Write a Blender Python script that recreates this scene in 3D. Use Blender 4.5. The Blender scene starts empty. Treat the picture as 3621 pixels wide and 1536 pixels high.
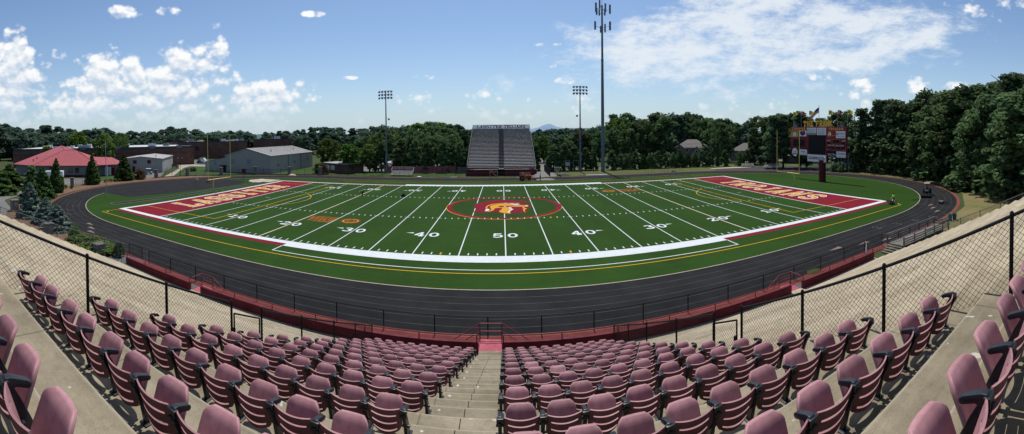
import bpy, bmesh, math, random
import numpy as np
from mathutils import Vector, Matrix, noise as mnoise
R=math.radians
S=bpy.context.scene
COL=S.collection
# ------------------------------------------------------------------ helpers
def link(o,parent=None):
    COL.objects.link(o)
    if parent is not None: o.parent=parent
    return o
def tag(o,label=None,cat=None,group=None,kind=None):
    if label: o['label']=label
    if cat: o['category']=cat
    if group: o['group']=group
    if kind: o['kind']=kind
    return o
def thing(name,label,cat,loc=(0,0,0),rz=0,group=None):
    o=bpy.data.objects.new(name,None); o.empty_display_size=.2
    o.location=loc; o.rotation_euler=(0,0,rz); link(o)
    return tag(o,label,cat,group)
def dup(root,loc=None,rz=None,label=None,group=None,scale=None):
    r=root.copy(); COL.objects.link(r)
    if loc is not None: r.location=loc
    if rz is not None: r.rotation_euler=(0,0,rz)
    if label: r['label']=label
    if group: r['group']=group
    if scale is not None: r.scale=scale
    for ch in list(root.children):
        c=ch.copy(); COL.objects.link(c); c.parent=r
        for g in list(ch.children):
            d=g.copy(); COL.objects.link(d); d.parent=c
    return r
class MB:
    """collects shapes for ONE mesh"""
    def __init__(s): s.v=[]; s.f=[]; s.mi=[]; s.cur=0
    def add(s,vs,fs):
        o=len(s.v); s.v+= [tuple(map(float,p)) for p in vs]
        for f in fs: s.f.append([i+o for i in f]); s.mi.append(s.cur)
        return s
    def box(s,c,d,rz=0,rx=0,ry=0):
        m=Matrix.Rotation(rz,4,'Z')@Matrix.Rotation(ry,4,'Y')@Matrix.Rotation(rx,4,'X')
        vs=[]
        for z in (-.5,.5):
            for x,y in ((-.5,-.5),(.5,-.5),(.5,.5),(-.5,.5)):
                p=m@Vector((x*d[0],y*d[1],z*d[2])); vs.append((p.x+c[0],p.y+c[1],p.z+c[2]))
        return s.add(vs,[(3,2,1,0),(4,5,6,7),(0,1,5,4),(1,2,6,5),(2,3,7,6),(3,0,4,7)])
    def bx(s,x0,x1,y0,y1,z0,z1): return s.box(((x0+x1)/2,(y0+y1)/2,(z0+z1)/2),(abs(x1-x0),abs(y1-y0),abs(z1-z0)))
    def tube(s,p0,p1,r0,r1=None,n=8,cap=True):
        r1=r0 if r1 is None else r1
        a=Vector(p0);b=Vector(p1);d=(b-a)
        if d.length<1e-6: return s
        d.normalize(); u=d.orthogonal().normalized(); w=d.cross(u)
        vs=[];fs=[]
        for k in range(n):
            t=2*math.pi*k/n; q=u*math.cos(t)+w*math.sin(t)
            vs.append(a+q*r0); vs.append(b+q*r1)
        for k in range(n):
            k2=(k+1)%n; fs.append((2*k,2*k2,2*k2+1,2*k+1))
        if cap: fs.append([2*k for k in range(n)][::-1]); fs.append([2*k+1 for k in range(n)])
        return s.add(vs,fs)
    def path(s,pts,r,n=8):
        """swept round bar through points"""
        pts=[Vector(p) for p in pts]; rings=[];vs=[];fs=[]
        ref=None
        for i,p in enumerate(pts):
            t=(pts[min(i+1,len(pts)-1)]-pts[max(i-1,0)]).normalized()
            u=t.orthogonal().normalized() if ref is None else (ref-t*ref.dot(t)).normalized()
            ref=u; w=t.cross(u)
            rr=r[i] if isinstance(r,(list,tuple)) else r
            for k in range(n):
                a=2*math.pi*k/n; vs.append(p+(u*math.cos(a)+w*math.sin(a))*rr)
        for i in range(len(pts)-1):
            for k in range(n):
                k2=(k+1)%n; fs.append((i*n+k,i*n+k2,(i+1)*n+k2,(i+1)*n+k))
        fs.append(list(range(n))[::-1]); fs.append([(len(pts)-1)*n+k for k in range(n)])
        return s.add(vs,fs)
    def prism(s,poly,a0,a1,axis='z'):
        """extrude a polygon; axis z: poly (x,y); x: poly (y,z); y: poly (x,z)"""
        f={'z':lambda p,h:(p[0],p[1],h),'x':lambda p,h:(h,p[0],p[1]),'y':lambda p,h:(p[0],h,p[1])}[axis]
        n=len(poly); vs=[f(p,a0) for p in poly]+[f(p,a1) for p in poly]
        fs=[list(range(n))[::-1],[n+k for k in range(n)]]+[(k,(k+1)%n,n+(k+1)%n,n+k) for k in range(n)]
        return s.add(vs,fs)
    def poly(s,pts): return s.add(pts,[list(range(len(pts)))])
    def lathe(s,prof,c=(0,0,0),n=16,axis='z'):
        """profile (r,h) round an axis"""
        vs=[];fs=[];m=len(prof)
        for k in range(n):
            a=2*math.pi*k/n
            for r,h in prof:
                q=(r*math.cos(a),r*math.sin(a),h)
                if axis=='x': q=(h,r*math.cos(a),r*math.sin(a))
                if axis=='y': q=(r*math.sin(a),h,r*math.cos(a))
                vs.append((q[0]+c[0],q[1]+c[1],q[2]+c[2]))
        for k in range(n):
            for j in range(m-1):
                k2=(k+1)%n; fs.append((k*m+j,k2*m+j,k2*m+j+1,k*m+j+1))
        return s.add(vs,fs)
    def ball(s,c,r,n=10,m=7,sc=(1,1,1)):
        vs=[];fs=[]
        for j in range(m+1):
            t=math.pi*j/m
            for k in range(n):
                a=2*math.pi*k/n; vs.append((c[0]+r*sc[0]*math.sin(t)*math.cos(a),c[1]+r*sc[1]*math.sin(t)*math.sin(a),c[2]+r*sc[2]*math.cos(t)))
        for j in range(m):
            for k in range(n):
                k2=(k+1)%n; fs.append((j*n+k,(j+1)*n+k,(j+1)*n+k2,j*n+k2))
        return s.add(vs,fs)
    def mesh(s,name,mats,smooth=False):
        me=bpy.data.meshes.new(name); me.from_pydata(s.v,[],s.f)
        if not isinstance(mats,(list,tuple)): mats=[mats]
        for m in mats: me.materials.append(m)
        if len(mats)>1: me.polygons.foreach_set('material_index',s.mi)
        if smooth:
            me.polygons.foreach_set('use_smooth',[True]*len(s.f))
            if smooth!='all': me.set_sharp_from_angle(angle=R(38))
        me.update(); return me
    def build(s,name,mats,parent=None,smooth=False,bevel=0,loc=None,segs=2):
        me=s.mesh(name,mats,smooth)
        if bevel:
            bm=bmesh.new(); bm.from_mesh(me); bmesh.ops.remove_doubles(bm,verts=bm.verts,dist=1e-5)
            es=[e for e in bm.edges if len(e.link_faces)==2 and e.calc_face_angle(0)>R(30)]
            bmesh.ops.bevel(bm,geom=es,offset=bevel,segments=segs,profile=.6,affect='EDGES',clamp_overlap=True)
            bm.to_mesh(me); bm.free()
            me.polygons.foreach_set('use_smooth',[True]*len(me.polygons)); me.set_sharp_from_angle(angle=R(40))
        o=bpy.data.objects.new(name,me); link(o,parent)
        if loc is not None: o.location=loc
        return o
def struct(o): o['kind']='structure'; return o
def ribbon(pts,w,closed=False):
    """mitred band along a 2-D polyline -> verts, quads"""
    P=[Vector((p[0],p[1])) for p in pts]; n=len(P); L=[];Rr=[]
    for i in range(n):
        a=P[i-1] if (i>0 or closed) else None; b=P[(i+1)%n] if (i<n-1 or closed) else None
        d0=(P[i]-a).normalized() if a is not None else None; d1=(b-P[i]).normalized() if b is not None else None
        if d0 is None: d0=d1
        if d1 is None: d1=d0
        n0=Vector((-d0.y,d0.x)); n1=Vector((-d1.y,d1.x)); m=n0+n1
        if m.length<1e-6: m=n0
        m.normalize(); k=(w/2)/max(.45,m.dot(n0))
        L.append(P[i]+m*k); Rr.append(P[i]-m*k)
    vs=[(p.x,p.y) for p in L]+[(p.x,p.y) for p in Rr]
    fs=[]
    for i in range(n if closed else n-1):
        j=(i+1)%n; fs.append((n+i,n+j,j,i))
    return vs,fs
# block letters with slab serifs, on a cell 5 wide and 7 tall: lists of (polyline, closed)
def _o(x0,x1,y0,y1,c): return [(x0+c,y0),(x1-c,y0),(x1,y0+c),(x1,y1-c),(x1-c,y1),(x0+c,y1),(x0,y1-c),(x0,y0+c)]
GL={
'L':[([(1.3,0),(1.3,7)],0),([(0,.55),(5,.55)],0),([(4.5,.4),(4.5,2.4)],0),([(0,6.5),(2.6,6.5)],0)],
'A':[([(.9,.3),(2.5,6.9)],0),([(4.1,.3),(2.5,6.9)],0),([(1.5,2.3),(3.6,2.3)],0),([(-.2,.5),(2.0,.5)],0),([(3.0,.5),(5.2,.5)],0)],
'S':[([(4.5,4.7),(4.5,5.6),(3.6,6.45),(1.4,6.45),(.5,5.6),(.5,4.5),(1.4,3.7),(3.6,3.4),(4.5,2.6),(4.5,1.4),(3.6,.55),(1.4,.55),(.5,1.4),(.5,2.3)],0)],
'I':[([(2.5,0),(2.5,7)],0),([(.8,.5),(4.2,.5)],0),([(.8,6.5),(4.2,6.5)],0)],
'T':[([(2.5,0),(2.5,6.6)],0),([(0,6.45),(5,6.45)],0),([(.5,6.6),(.5,4.8)],0),([(4.5,6.6),(4.5,4.8)],0),([(1.2,.5),(3.8,.5)],0)],
'E':[([(1.3,0),(1.3,7)],0),([(0,.55),(5,.55)],0),([(0,6.45),(5,6.45)],0),([(1.3,3.5),(3.6,3.5)],0),([(4.5,.5),(4.5,2.1)],0),([(4.5,6.5),(4.5,4.9)],0)],
'R':[([(1.1,0),(1.1,7)],0),([(0,6.45),(3.6,6.45),(4.4,5.7),(4.4,4.2),(3.6,3.4),(1.1,3.4)],0),([(2.6,3.4),(4.2,.5)],0),([(0,.5),(2.2,.5)],0),([(3.4,.5),(5.2,.5)],0)],
'O':[(_o(.6,4.4,.55,6.45,1.1),1)],
'J':[([(1.8,6.45),(5,6.45)],0),([(3.5,6.5),(3.5,1.5),(2.6,.55),(1.4,.55),(.5,1.5),(.5,2.6)],0)],
'N':[([(.9,0),(.9,7)],0),([(4.1,0),(4.1,7)],0),([(.9,6.6),(4.1,.4)],0),([(-.2,.5),(1.9,.5)],0),([(3.1,6.5),(5.2,6.5)],0),([(-.2,6.5),(1.2,6.5)],0)],
'H':[([(.9,0),(.9,7)],0),([(4.1,0),(4.1,7)],0),([(.9,3.5),(4.1,3.5)],0)],
'F':[([(1,0),(1,7)],0),([(.4,6.4),(4.6,6.4)],0),([(1,3.6),(3.8,3.6)],0)],
'K':[([(.9,0),(.9,7)],0),([(1,3.2),(4.4,6.8)],0),([(1.9,3.9),(4.5,.2)],0)],
'U':[([(.8,7),(.8,1.4),(1.7,.55),(3.3,.55),(4.2,1.4),(4.2,7)],0)],
'Z':[([(.5,6.45),(4.4,6.45),(.6,.55),(4.5,.55)],0)],
'D':[([(.9,.55),(3.3,.55),(4.3,1.6),(4.3,5.4),(3.3,6.45),(.9,6.45)],1)],
'0':[([(2.5+1.75*math.cos(2*math.pi*k/20),3.5+2.9*math.sin(2*math.pi*k/20)) for k in range(20)],1)],
'1':[([(2.6,0),(2.6,7)],0),([(1.0,5.2),(2.7,6.6)],0),([(.9,.5),(4.3,.5)],0)],
'2':[([(.9,5.2),(1.2,6.1),(2.2,6.5),(3.4,6.3),(4.1,5.4),(3.8,4.2),(.9,.9)],0),([(.6,.6),(4.4,.6)],0),([(4.3,.4),(4.3,1.6)],0)],
'3':[([(.8,5.6),(1.5,6.4),(3.0,6.5),(4,5.7),(3.8,4.4),(2.4,3.7)],0),([(2.4,3.7),(3.9,3.1),(4.3,1.9),(3.6,.8),(2.2,.5),(1,.9),(.6,1.7)],0)],
'4':[([(3.3,0),(3.3,7)],0),([(3.2,6.7),(.5,2.3)],0),([(.2,2.1),(4.8,2.1)],0),([(2.2,.45),(4.5,.45)],0)],
'5':[([(4.1,6.4),(1.1,6.4),(.9,3.6),(2.4,4.2),(3.7,3.8),(4.3,2.5),(3.8,1.1),(2.4,.5),(1.1,.8),(.6,1.7)],0)],
'6':[([(4,5.8),(3,6.5),(1.8,6.2),(.8,4.5),(.7,2.2),(1.5,.8),(2.6,.5),(3.8,.9),(4.3,2.1),(3.8,3.3),(2.6,3.8),(1,3.1)],0)],
}
GL['I2']=GL['I']
def glyphs(mb,text,org,ex,ey,size,adv=5.9,w=1.3,ez=(0,0,1),lift=0.0,step=.0012,jit=0,seed=1,narrow=1):
    """writes block letters onto a plane; every stroke lies a hair above the one before"""
    org=Vector(org);ex=Vector(ex);ey=Vector(ey);ez=Vector(ez); s=size/7; x=0; rnd=random.Random(seed)
    for ch in text:
        if ch!=' ':
            a=rnd.uniform(-jit,jit); dy=rnd.uniform(-jit,jit)*2
            for k,(pl,cl) in enumerate(GL[ch]):
                vs,fs=ribbon(pl,w,bool(cl)); z=ez*(lift+step*k)
                out=[]
                for px,py in vs:
                    qx=px-2.5; qy=py-3.5; rx=qx*math.cos(a)-qy*math.sin(a)+2.5; ry=qx*math.sin(a)+qy*math.cos(a)+3.5+dy
                    out.append(org+ex*((x+rx*narrow)*s)+ey*(ry*s)+z)
                mb.add(out,fs)
        x+=adv*narrow if ch!=' ' else adv*.6*narrow
    return mb
def text_mb(mb,body,org,ex,ey,size,ez=None,width=None,bold=0,shear=0):
    """sans lettering made into flat faces"""
    cu=bpy.data.curves.new('lettering','FONT'); cu.body=body; cu.size=1; cu.offset=bold; cu.shear=shear; cu.resolution_u=3; cu.fill_mode='FRONT'
    ob=bpy.data.objects.new('lettering',cu); COL.objects.link(ob); bpy.context.view_layer.update()
    me=ob.evaluated_get(bpy.context.evaluated_depsgraph_get()).to_mesh()
    V=[v.co.copy() for v in me.vertices]; Fs=[tuple(p.vertices) for p in me.polygons]
    ob.to_mesh_clear(); bpy.data.objects.remove(ob); bpy.data.curves.remove(cu)
    if not V: return mb
    x0=min(v.x for v in V); x1=max(v.x for v in V); kx=size if width is None else width/max(1e-6,(x1-x0))
    org=Vector(org);ex=Vector(ex);ey=Vector(ey)
    return mb.add([org+ex*((v.x-x0)*kx)+ey*(v.y*size*1.38) for v in V],Fs)
# ------------------------------------------------------------------ materials
def lin(r,g,b): return tuple(((c/255)/12.92 if c/255<=.04045 else ((c/255+.055)/1.055)**2.4) for c in (r,g,b))
MATS={}
def mat(name,col,rough=.7,var=.15,scale=4,detail=4,col2=None,metal=0,bump=0,bscale=60,coord='Object',rnd=0,spec=.12,dark=None,dscale=1.2):
    """procedural surface: base colour broken up by two noises, optional second tone, stains, bump, per-object change"""
    if name in MATS: return MATS[name]
    col=tuple(c*.80 for c in col); col2=tuple(c*.80 for c in col2) if col2 else None
    m=bpy.data.materials.new(name); m.use_nodes=True; nt=m.node_tree; N=nt.nodes; L=nt.links
    b=N['Principled BSDF']; b.inputs['Roughness'].default_value=rough; b.inputs['Metallic'].default_value=metal
    b.inputs['Specular IOR Level'].default_value=spec
    tc=N.new('ShaderNodeTexCoord')
    def noise(sc,de,ro=.6):
        n=N.new('ShaderNodeTexNoise'); n.inputs['Scale'].default_value=sc; n.inputs['Detail'].default_value=de; n.inputs['Roughness'].default_value=ro
        L.new(tc.outputs[coord],n.inputs['Vector']); return n
    n1=noise(scale,detail)
    c1=tuple(max(0,c*(1-var)) for c in col); c2=tuple(c*(1+var) for c in (col2 or col))
    r=N.new('ShaderNodeValToRGB'); r.color_ramp.elements[0].position=.3; r.color_ramp.elements[1].position=.7
    r.color_ramp.elements[0].color=(*c1,1); r.color_ramp.elements[1].color=(*c2,1)
    L.new(n1.outputs['Fac'],r.inputs['Fac']); out=r.outputs['Color']
    if dark:
        n2=noise(dscale,6,.7); rr=N.new('ShaderNodeValToRGB'); rr.color_ramp.elements[0].position=.42; rr.color_ramp.elements[1].position=.62
        rr.color_ramp.elements[0].color=(*dark,1); rr.color_ramp.elements[1].color=(1,1,1,1)
        L.new(n2.outputs['Fac'],rr.inputs['Fac'])
        mx=N.new('ShaderNodeMixRGB'); mx.blend_type='MULTIPLY'; mx.inputs['Fac'].default_value=1
        L.new(out,mx.inputs['Color1']); L.new(rr.outputs['Color'],mx.inputs['Color2']); out=mx.outputs['Color']
    if rnd:
        oi=N.new('ShaderNodeObjectInfo'); mr=N.new('ShaderNodeMapRange'); mr.inputs['To Min'].default_value=1-rnd; mr.inputs['To Max'].default_value=1+rnd
        L.new(oi.outputs['Random'],mr.inputs['Value']); hs=N.new('ShaderNodeHueSaturation'); L.new(mr.outputs['Result'],hs.inputs['Value']); L.new(out,hs.inputs['Color']); out=hs.outputs['Color']
    L.new(out,b.inputs['Base Color'])
    if bump:
        n3=noise(bscale,5); bp=N.new('ShaderNodeBump'); bp.inputs['Strength'].default_value=bump; bp.inputs['Distance'].default_value=.02
        L.new(n3.outputs['Fac'],bp.inputs['Height']); L.new(bp.outputs['Normal'],b.inputs['Normal'])
    MATS[name]=m; return m
def leafmat(name,col,col2,rnd=.25,trans=.25,scale=.5,haze=0):
    if name in MATS: return MATS[name]
    m=bpy.data.materials.new(name); m.use_nodes=True; nt=m.node_tree; N=nt.nodes; L=nt.links
    N.remove(N['Principled BSDF']); out=N['Material Output']
    tc=N.new('ShaderNodeTexCoord'); n=N.new('ShaderNodeTexNoise'); n.inputs['Scale'].default_value=scale; n.inputs['Detail'].default_value=5
    L.new(tc.outputs['Object'],n.inputs['Vector'])
    r=N.new('ShaderNodeValToRGB'); r.color_ramp.elements[0].position=.32; r.color_ramp.elements[1].position=.68
    r.color_ramp.elements[0].color=(*col,1); r.color_ramp.elements[1].color=(*col2,1); L.new(n.outputs['Fac'],r.inputs['Fac'])
    oi=N.new('ShaderNodeObjectInfo'); hs=N.new('ShaderNodeHueSaturation')
    mr=N.new('ShaderNodeMapRange'); mr.inputs['To Min'].default_value=1-rnd; mr.inputs['To Max'].default_value=1+rnd; L.new(oi.outputs['Random'],mr.inputs['Value'])
    mh=N.new('ShaderNodeMapRange'); mh.inputs['To Min'].default_value=.485; mh.inputs['To Max'].default_value=.52; L.new(oi.outputs['Random'],mh.inputs['Value'])
    L.new(mr.outputs['Result'],hs.inputs['Value']); L.new(mh.outputs['Result'],hs.inputs['Hue']); L.new(r.outputs['Color'],hs.inputs['Color'])
    d=N.new('ShaderNodeBsdfDiffuse'); t=N.new('ShaderNodeBsdfTranslucent'); mx=N.new('ShaderNodeMixShader'); mx.inputs['Fac'].default_value=trans
    L.new(hs.outputs['Color'],d.inputs['Color']); L.new(hs.outputs['Color'],t.inputs['Color']); L.new(d.outputs[0],mx.inputs[1]); L.new(t.outputs[0],mx.inputs[2])
    L.new(mx.outputs[0],out.inputs['Surface']); MATS[name]=m; return m
M=dict(
 pink=mat('faded_pink_plastic',(.40,.200,.216),.55,.12,7,5,col2=(.45,.238,.252),rnd=.15,spec=.25,dark=(.84,.80,.81),dscale=5,bump=.04,bscale=90),
 backpink=mat('shaded_back_plastic',(.20,.088,.098),.6,.15,7,5,rnd=.15,spec=.2,dark=(.8,.78,.78),dscale=4),  # darker pink for the seat backs: their shade is put into the colour
 blackmetal=mat('black_painted_metal',(.012,.014,.018),.38,.3,20,rnd=.15,spec=.5),
 blackmat=mat('black_vinyl',(.014,.015,.016),.5,.2,8),
 maroon=mat('maroon_paint',(.15,.022,.032),.6,.18,2,5,dark=(.75,.7,.7),dscale=1.5),
 redpaint=mat('red_floor_paint',(.42,.10,.13),.7,.14,1.6,6,dark=(.8,.75,.75),dscale=3),
 redrail=mat('red_rail_paint',(.26,.045,.055),.45,.15,5),
 galv=mat('galvanised_steel',(.42,.44,.46),.45,.15,6,metal=.5),
 greypole=mat('grey_steel_pole',(.16,.20,.23),.5,.12,1.5,metal=.2),
 alu=mat('aluminium_plank',(.72,.70,.68),.45,.2,3,metal=.25),
 yellow=mat('yellow_paint',(.80,.74,.20),.45,.1,5),
 gold=mat('gold_paint',(.62,.33,.05),.6,.12,4),
 white=mat('white_paint',(.78,.79,.78),.6,.05,3),
 black=mat('black_screen',(.010,.011,.014),.35,.25,3),
 brick=mat('red_brick',(.19,.095,.078),.85,.22,.5,6,rnd=.12,dark=(.8,.8,.8),dscale=.15),
 stone=mat('stone_pillar',(.20,.175,.16),.9,.35,2.2,6),
 tanmetal=mat('pale_metal_siding',(.37,.36,.325),.6,.06,.4,4,rnd=.05),
 redroof=mat('red_metal_roof',(.36,.095,.10),.5,.10,.6,4),
 greyroof=mat('grey_roof_sheet',(.36,.35,.33),.6,.12,.7,5),
 membrane=mat('flat_roof_membrane',(.52,.53,.54),.8,.15,.3,5),
 shingle=mat('grey_shingle',(.18,.165,.155),.9,.2,1.2,6),
 greywall=mat('grey_block_wall',(.23,.24,.25),.9,.1,1.0,4),
 siding=mat('house_siding',(.26,.23,.20),.8,.15,1.0,4),
 glass=mat('dark_glass',(.02,.024,.03),.12,.2,1,spec=.6),
 rubber=mat('tyre_rubber',(.014,.014,.014),.8,.2,10),
 orange=mat('orange_tractor_paint',(.48,.075,.02),.4,.12,4),
 green_t=mat('dark_tractor_paint',(.012,.022,.017),.4,.2,4),
 wood=mat('weathered_wood',(.17,.145,.12),.9,.3,3,6),
 newwood=mat('pale_wood',(.40,.29,.17),.85,.2,3,5),
 bark=mat('tree_bark',(.07,.055,.042),.95,.35,4,6,rnd=.2),
 skin=mat('skin_tone',(.33,.19,.13),.6,.08,9),
 hivis=mat('lime_safety_shirt',(.42,.78,.05),.8,.08,6),
 blueshirt=mat('light_blue_shirt',(.22,.34,.50),.85,.08,6),
 greyshirt=mat('grey_shirt',(.20,.24,.25),.85,.12,6),
 redshirt=mat('red_shirt',(.42,.06,.035),.85,.1,6),
 darkcloth=mat('dark_trousers',(.022,.023,.028),.9,.2,6),
 hair=mat('dark_hair',(.018,.013,.010),.8,.2,20),
 teal=mat('teal_plastic',(.03,.10,.12),.5,.2,6),
 beige=mat('beige_strip',(.52,.45,.31),.8,.08,5),
 asphaltlot=mat('parking_asphalt',(.16,.157,.15),.95,.12,.15,6),
 gravel=mat('gravel_pile',(.20,.19,.175),.95,.35,6,8,bump=.6,bscale=12),
)
# ------------------------------------------------------------------ camera (phone panorama = cylindrical projection)
CX,CY,CZ=-0.2466,-36.9729,11.8854
FPX,U0,V0=1368.2273,1775.2119,491.8848; PW,PH=3621.0,1536.0
cam=bpy.data.cameras.new('panorama_camera'); cam.type='PANO'; cam.panorama_type='CENTRAL_CYLINDRICAL'
cam.central_cylindrical_range_u_min=-U0/FPX; cam.central_cylindrical_range_u_max=(PW-U0)/FPX
cam.central_cylindrical_range_v_min=-(PH-V0)/FPX; cam.central_cylindrical_range_v_max=V0/FPX
cam.central_cylindrical_radius=1.0
cam.clip_start=.05; cam.clip_end=20000
co=bpy.data.objects.new('panorama_camera',cam); COL.objects.link(co); S.camera=co
def _rot(p,r):
    return Matrix(((1,0,0),(0,math.cos(p),-math.sin(p)),(0,math.sin(p),math.cos(p))))@Matrix(((math.cos(r),0,math.sin(r)),(0,1,0),(-math.sin(r),0,math.cos(r))))
RM=_rot(-0.0165,0.0106)
cr=RM.col[0];cf=RM.col[1];cu_=RM.col[2]
mw=Matrix(((cr[0],cu_[0],-cf[0],CX),(cr[1],cu_[1],-cf[1],CY),(cr[2],cu_[2],-cf[2],CZ),(0,0,0,1)))
co.matrix_world=mw
# ------------------------------------------------------------------ sun and sky
SUN_EL,SUN_AZ=R(69),R(1)
sd=Vector((math.sin(SUN_AZ)*math.cos(SUN_EL),math.cos(SUN_AZ)*math.cos(SUN_EL),math.sin(SUN_EL)))
sl=bpy.data.lights.new('sun','SUN'); sl.energy=5.0; sl.angle=R(.53); sl.color=(1,.965,.90)
so=bpy.data.objects.new('sun',sl); COL.objects.link(so); so.rotation_euler=sd.to_track_quat('Z','Y').to_euler(); so.location=(0,0,60)
W=bpy.data.worlds.new('World'); S.world=W; W.use_nodes=True
nt=W.node_tree; N=nt.nodes; L=nt.links
def nmath(T,op,a,b=None,c=None,clamp=False):
    n=T.nodes.new('ShaderNodeMath'); n.operation=op; n.use_clamp=clamp
    for i,x in enumerate((a,b,c)):
        if x is None: continue
        if isinstance(x,(int,float)): n.inputs[i].default_value=x
        else: T.links.new(x,n.inputs[i])
    return n.outputs[0]
# density of the cloud field over (azimuth, slope above the horizon)
G=bpy.data.node_groups.new('cloud_density','ShaderNodeTree')
G.interface.new_socket('P',in_out='INPUT',socket_type='NodeSocketVector'); G.interface.new_socket('D',in_out='OUTPUT',socket_type='NodeSocketFloat'); G.interface.new_socket('H',in_out='OUTPUT',socket_type='NodeSocketFloat')
gi=G.nodes.new('NodeGroupInput'); go=G.nodes.new('NodeGroupOutput')
sx=G.nodes.new('ShaderNodeSeparateXYZ'); G.links.new(gi.outputs[0],sx.inputs[0]); AZ,TT=sx.outputs[0],sx.outputs[1]
fn=G.nodes.new('ShaderNodeTexNoise'); fn.noise_dimensions='2D'; fn.inputs['Scale'].default_value=7; fn.inputs['Detail'].default_value=6; fn.inputs['Roughness'].default_value=.5
mpn=G.nodes.new('ShaderNodeMapping'); mpn.inputs['Scale'].default_value=(1,1.25,1); mpn.inputs['Location'].default_value=(3.1,1.7,0); G.links.new(gi.outputs[0],mpn.inputs[0]); G.links.new(mpn.outputs[0],fn.inputs['Vector'])
vo=G.nodes.new('ShaderNodeTexVoronoi'); vo.voronoi_dimensions='2D'; vo.feature='F1'; vo.inputs['Scale'].default_value=21; vo.inputs['Detail'].default_value=2; vo.inputs['Roughness'].default_value=.55
vadd=G.nodes.new('ShaderNodeVectorMath'); vadd.operation='MULTIPLY_ADD'; G.links.new(fn.outputs['Color'],vadd.inputs[0]); vadd.inputs[1].default_value=(.03,.03,0); G.links.new(mpn.outputs[0],vadd.inputs[2]); G.links.new(vadd.outputs[0],vo.inputs['Vector'])
puff=nmath(G,'SUBTRACT',.62,vo.outputs['Distance'])
NN=nmath(G,'ADD',nmath(G,'MULTIPLY',fn.outputs['Fac'],.85),nmath(G,'MULTIPLY',puff,.34))
def fcurve(pts,lo,hi,ymax):
    mr=G.nodes.new('ShaderNodeMapRange'); mr.inputs['From Min'].default_value=lo; mr.inputs['From Max'].default_value=hi; G.links.new(AZ,mr.inputs['Value'])
    fc=G.nodes.new('ShaderNodeFloatCurve'); c=fc.mapping.curves[0]
    P=[((a-lo)/(hi-lo),y/ymax) for a,y in pts]
    c.points[0].location=P[0]; c.points[1].location=P[-1]
    for p in P[1:-1]: c.points.new(*p)
    fc.mapping.update(); G.links.new(mr.outputs[0],fc.inputs['Value'])
    return nmath(G,'MULTIPLY',fc.outputs[0],ymax)
top=fcurve([(-1.40,.24),(-1.297,.27),(-1.25,.318),(-1.205,.25),(-1.165,.205),(-1.13,.182),(-1.085,.218),(-1.03,.25),(-.995,.232),(-.94,.258),(-.915,.212),(-.86,.25),(-.80,.27),(-.735,.292),(-.69,.225),(-.64,.175),(-.57,.172),(-.54,.14),(-.52,.178),(-.465,.13),(-.42,.09),(-.36,.075),(-.24,.12),(-.12,.10),(.0,.118),(.1,.095),(.3,.11),(.5,.09),(.7,.10),(.85,.14),(1.0,.12),(1.06,.15),(1.2,.12),(1.45,.10)],-1.4,1.45,.4)
cov=fcurve([(-1.4,.0),(-1.36,.30),(-1.3,.36),(-1.0,.36),(-.7,.33),(-.6,.26),(-.5,.18),(-.42,.10),(-.2,.10),(.3,.10),(.7,.09),(1.0,.12),(1.40,.04),(1.45,.0)],-1.4,1.45,.4)
term=nmath(G,'MINIMUM',cov,nmath(G,'MULTIPLY',nmath(G,'SUBTRACT',top,TT),5.5))
for a,t,ra,rt in [(-.974,.327,.062,.020),(-.86,.326,.036,.016),(-.483,.313,.036,.010),(-.199,.147,.034,.011),(.165,.132,.034,.012),(.118,.226,.045,.006),(.131,.172,.016,.008),(-.39,.147,.03,.006),(.831,.150,.075,.026),(.93,.125,.05,.014),(1.06,.125,.04,.036),(1.175,.115,.06,.022),(1.27,.345,.11,.060),(-1.14,.225,.025,.02)]:
    q=nmath(G,'ADD',nmath(G,'POWER',nmath(G,'ABSOLUTE',nmath(G,'DIVIDE',nmath(G,'SUBTRACT',AZ,a),ra)),2),nmath(G,'POWER',nmath(G,'ABSOLUTE',nmath(G,'DIVIDE',nmath(G,'SUBTRACT',TT,t),rt)),2))
    term=nmath(G,'MAXIMUM',term,nmath(G,'MINIMUM',.22,nmath(G,'MULTIPLY',nmath(G,'SUBTRACT',1.15,q),.28)))
dd=nmath(G,'ADD',NN,nmath(G,'MAXIMUM',term,-.7)); G.links.new(dd,go.inputs[0]); G.links.new(nmath(G,'SUBTRACT',top,TT),go.inputs[1])
tc=N.new('ShaderNodeTexCoord'); sp=N.new('ShaderNodeSeparateXYZ'); L.new(tc.outputs['Generated'],sp.inputs[0])
az=nmath(nt,'ARCTAN2',sp.outputs[0],sp.outputs[1])
hyp=nmath(nt,'SQRT',nmath(nt,'ADD',nmath(nt,'MULTIPLY',sp.outputs[0],sp.outputs[0]),nmath(nt,'MULTIPLY',sp.outputs[1],sp.outputs[1])))
tt=nmath(nt,'DIVIDE',sp.outputs[2],nmath(nt,'MAXIMUM',hyp,.02))
cmb=N.new('ShaderNodeCombineXYZ'); L.new(az,cmb.inputs[0]); L.new(tt,cmb.inputs[1])
def dens(vec):
    g=N.new('ShaderNodeGroup'); g.node_tree=G; L.new(vec,g.inputs[0]); return g.outputs
D0,H0=dens(cmb.outputs[0])
sh=N.new('ShaderNodeVectorMath'); sh.operation='ADD'; L.new(cmb.outputs[0],sh.inputs[0]); sh.inputs[1].default_value=(.003,.016,0); D1=dens(sh.outputs[0])[0]
lit=nmath(nt,'SUBTRACT',nmath(nt,'ADD',nmath(nt,'MULTIPLY',nmath(nt,'SUBTRACT',D0,D1),3.4),.62),nmath(nt,'MULTIPLY',nmath(nt,'MAXIMUM',H0,0),1.7),clamp=True)
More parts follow.
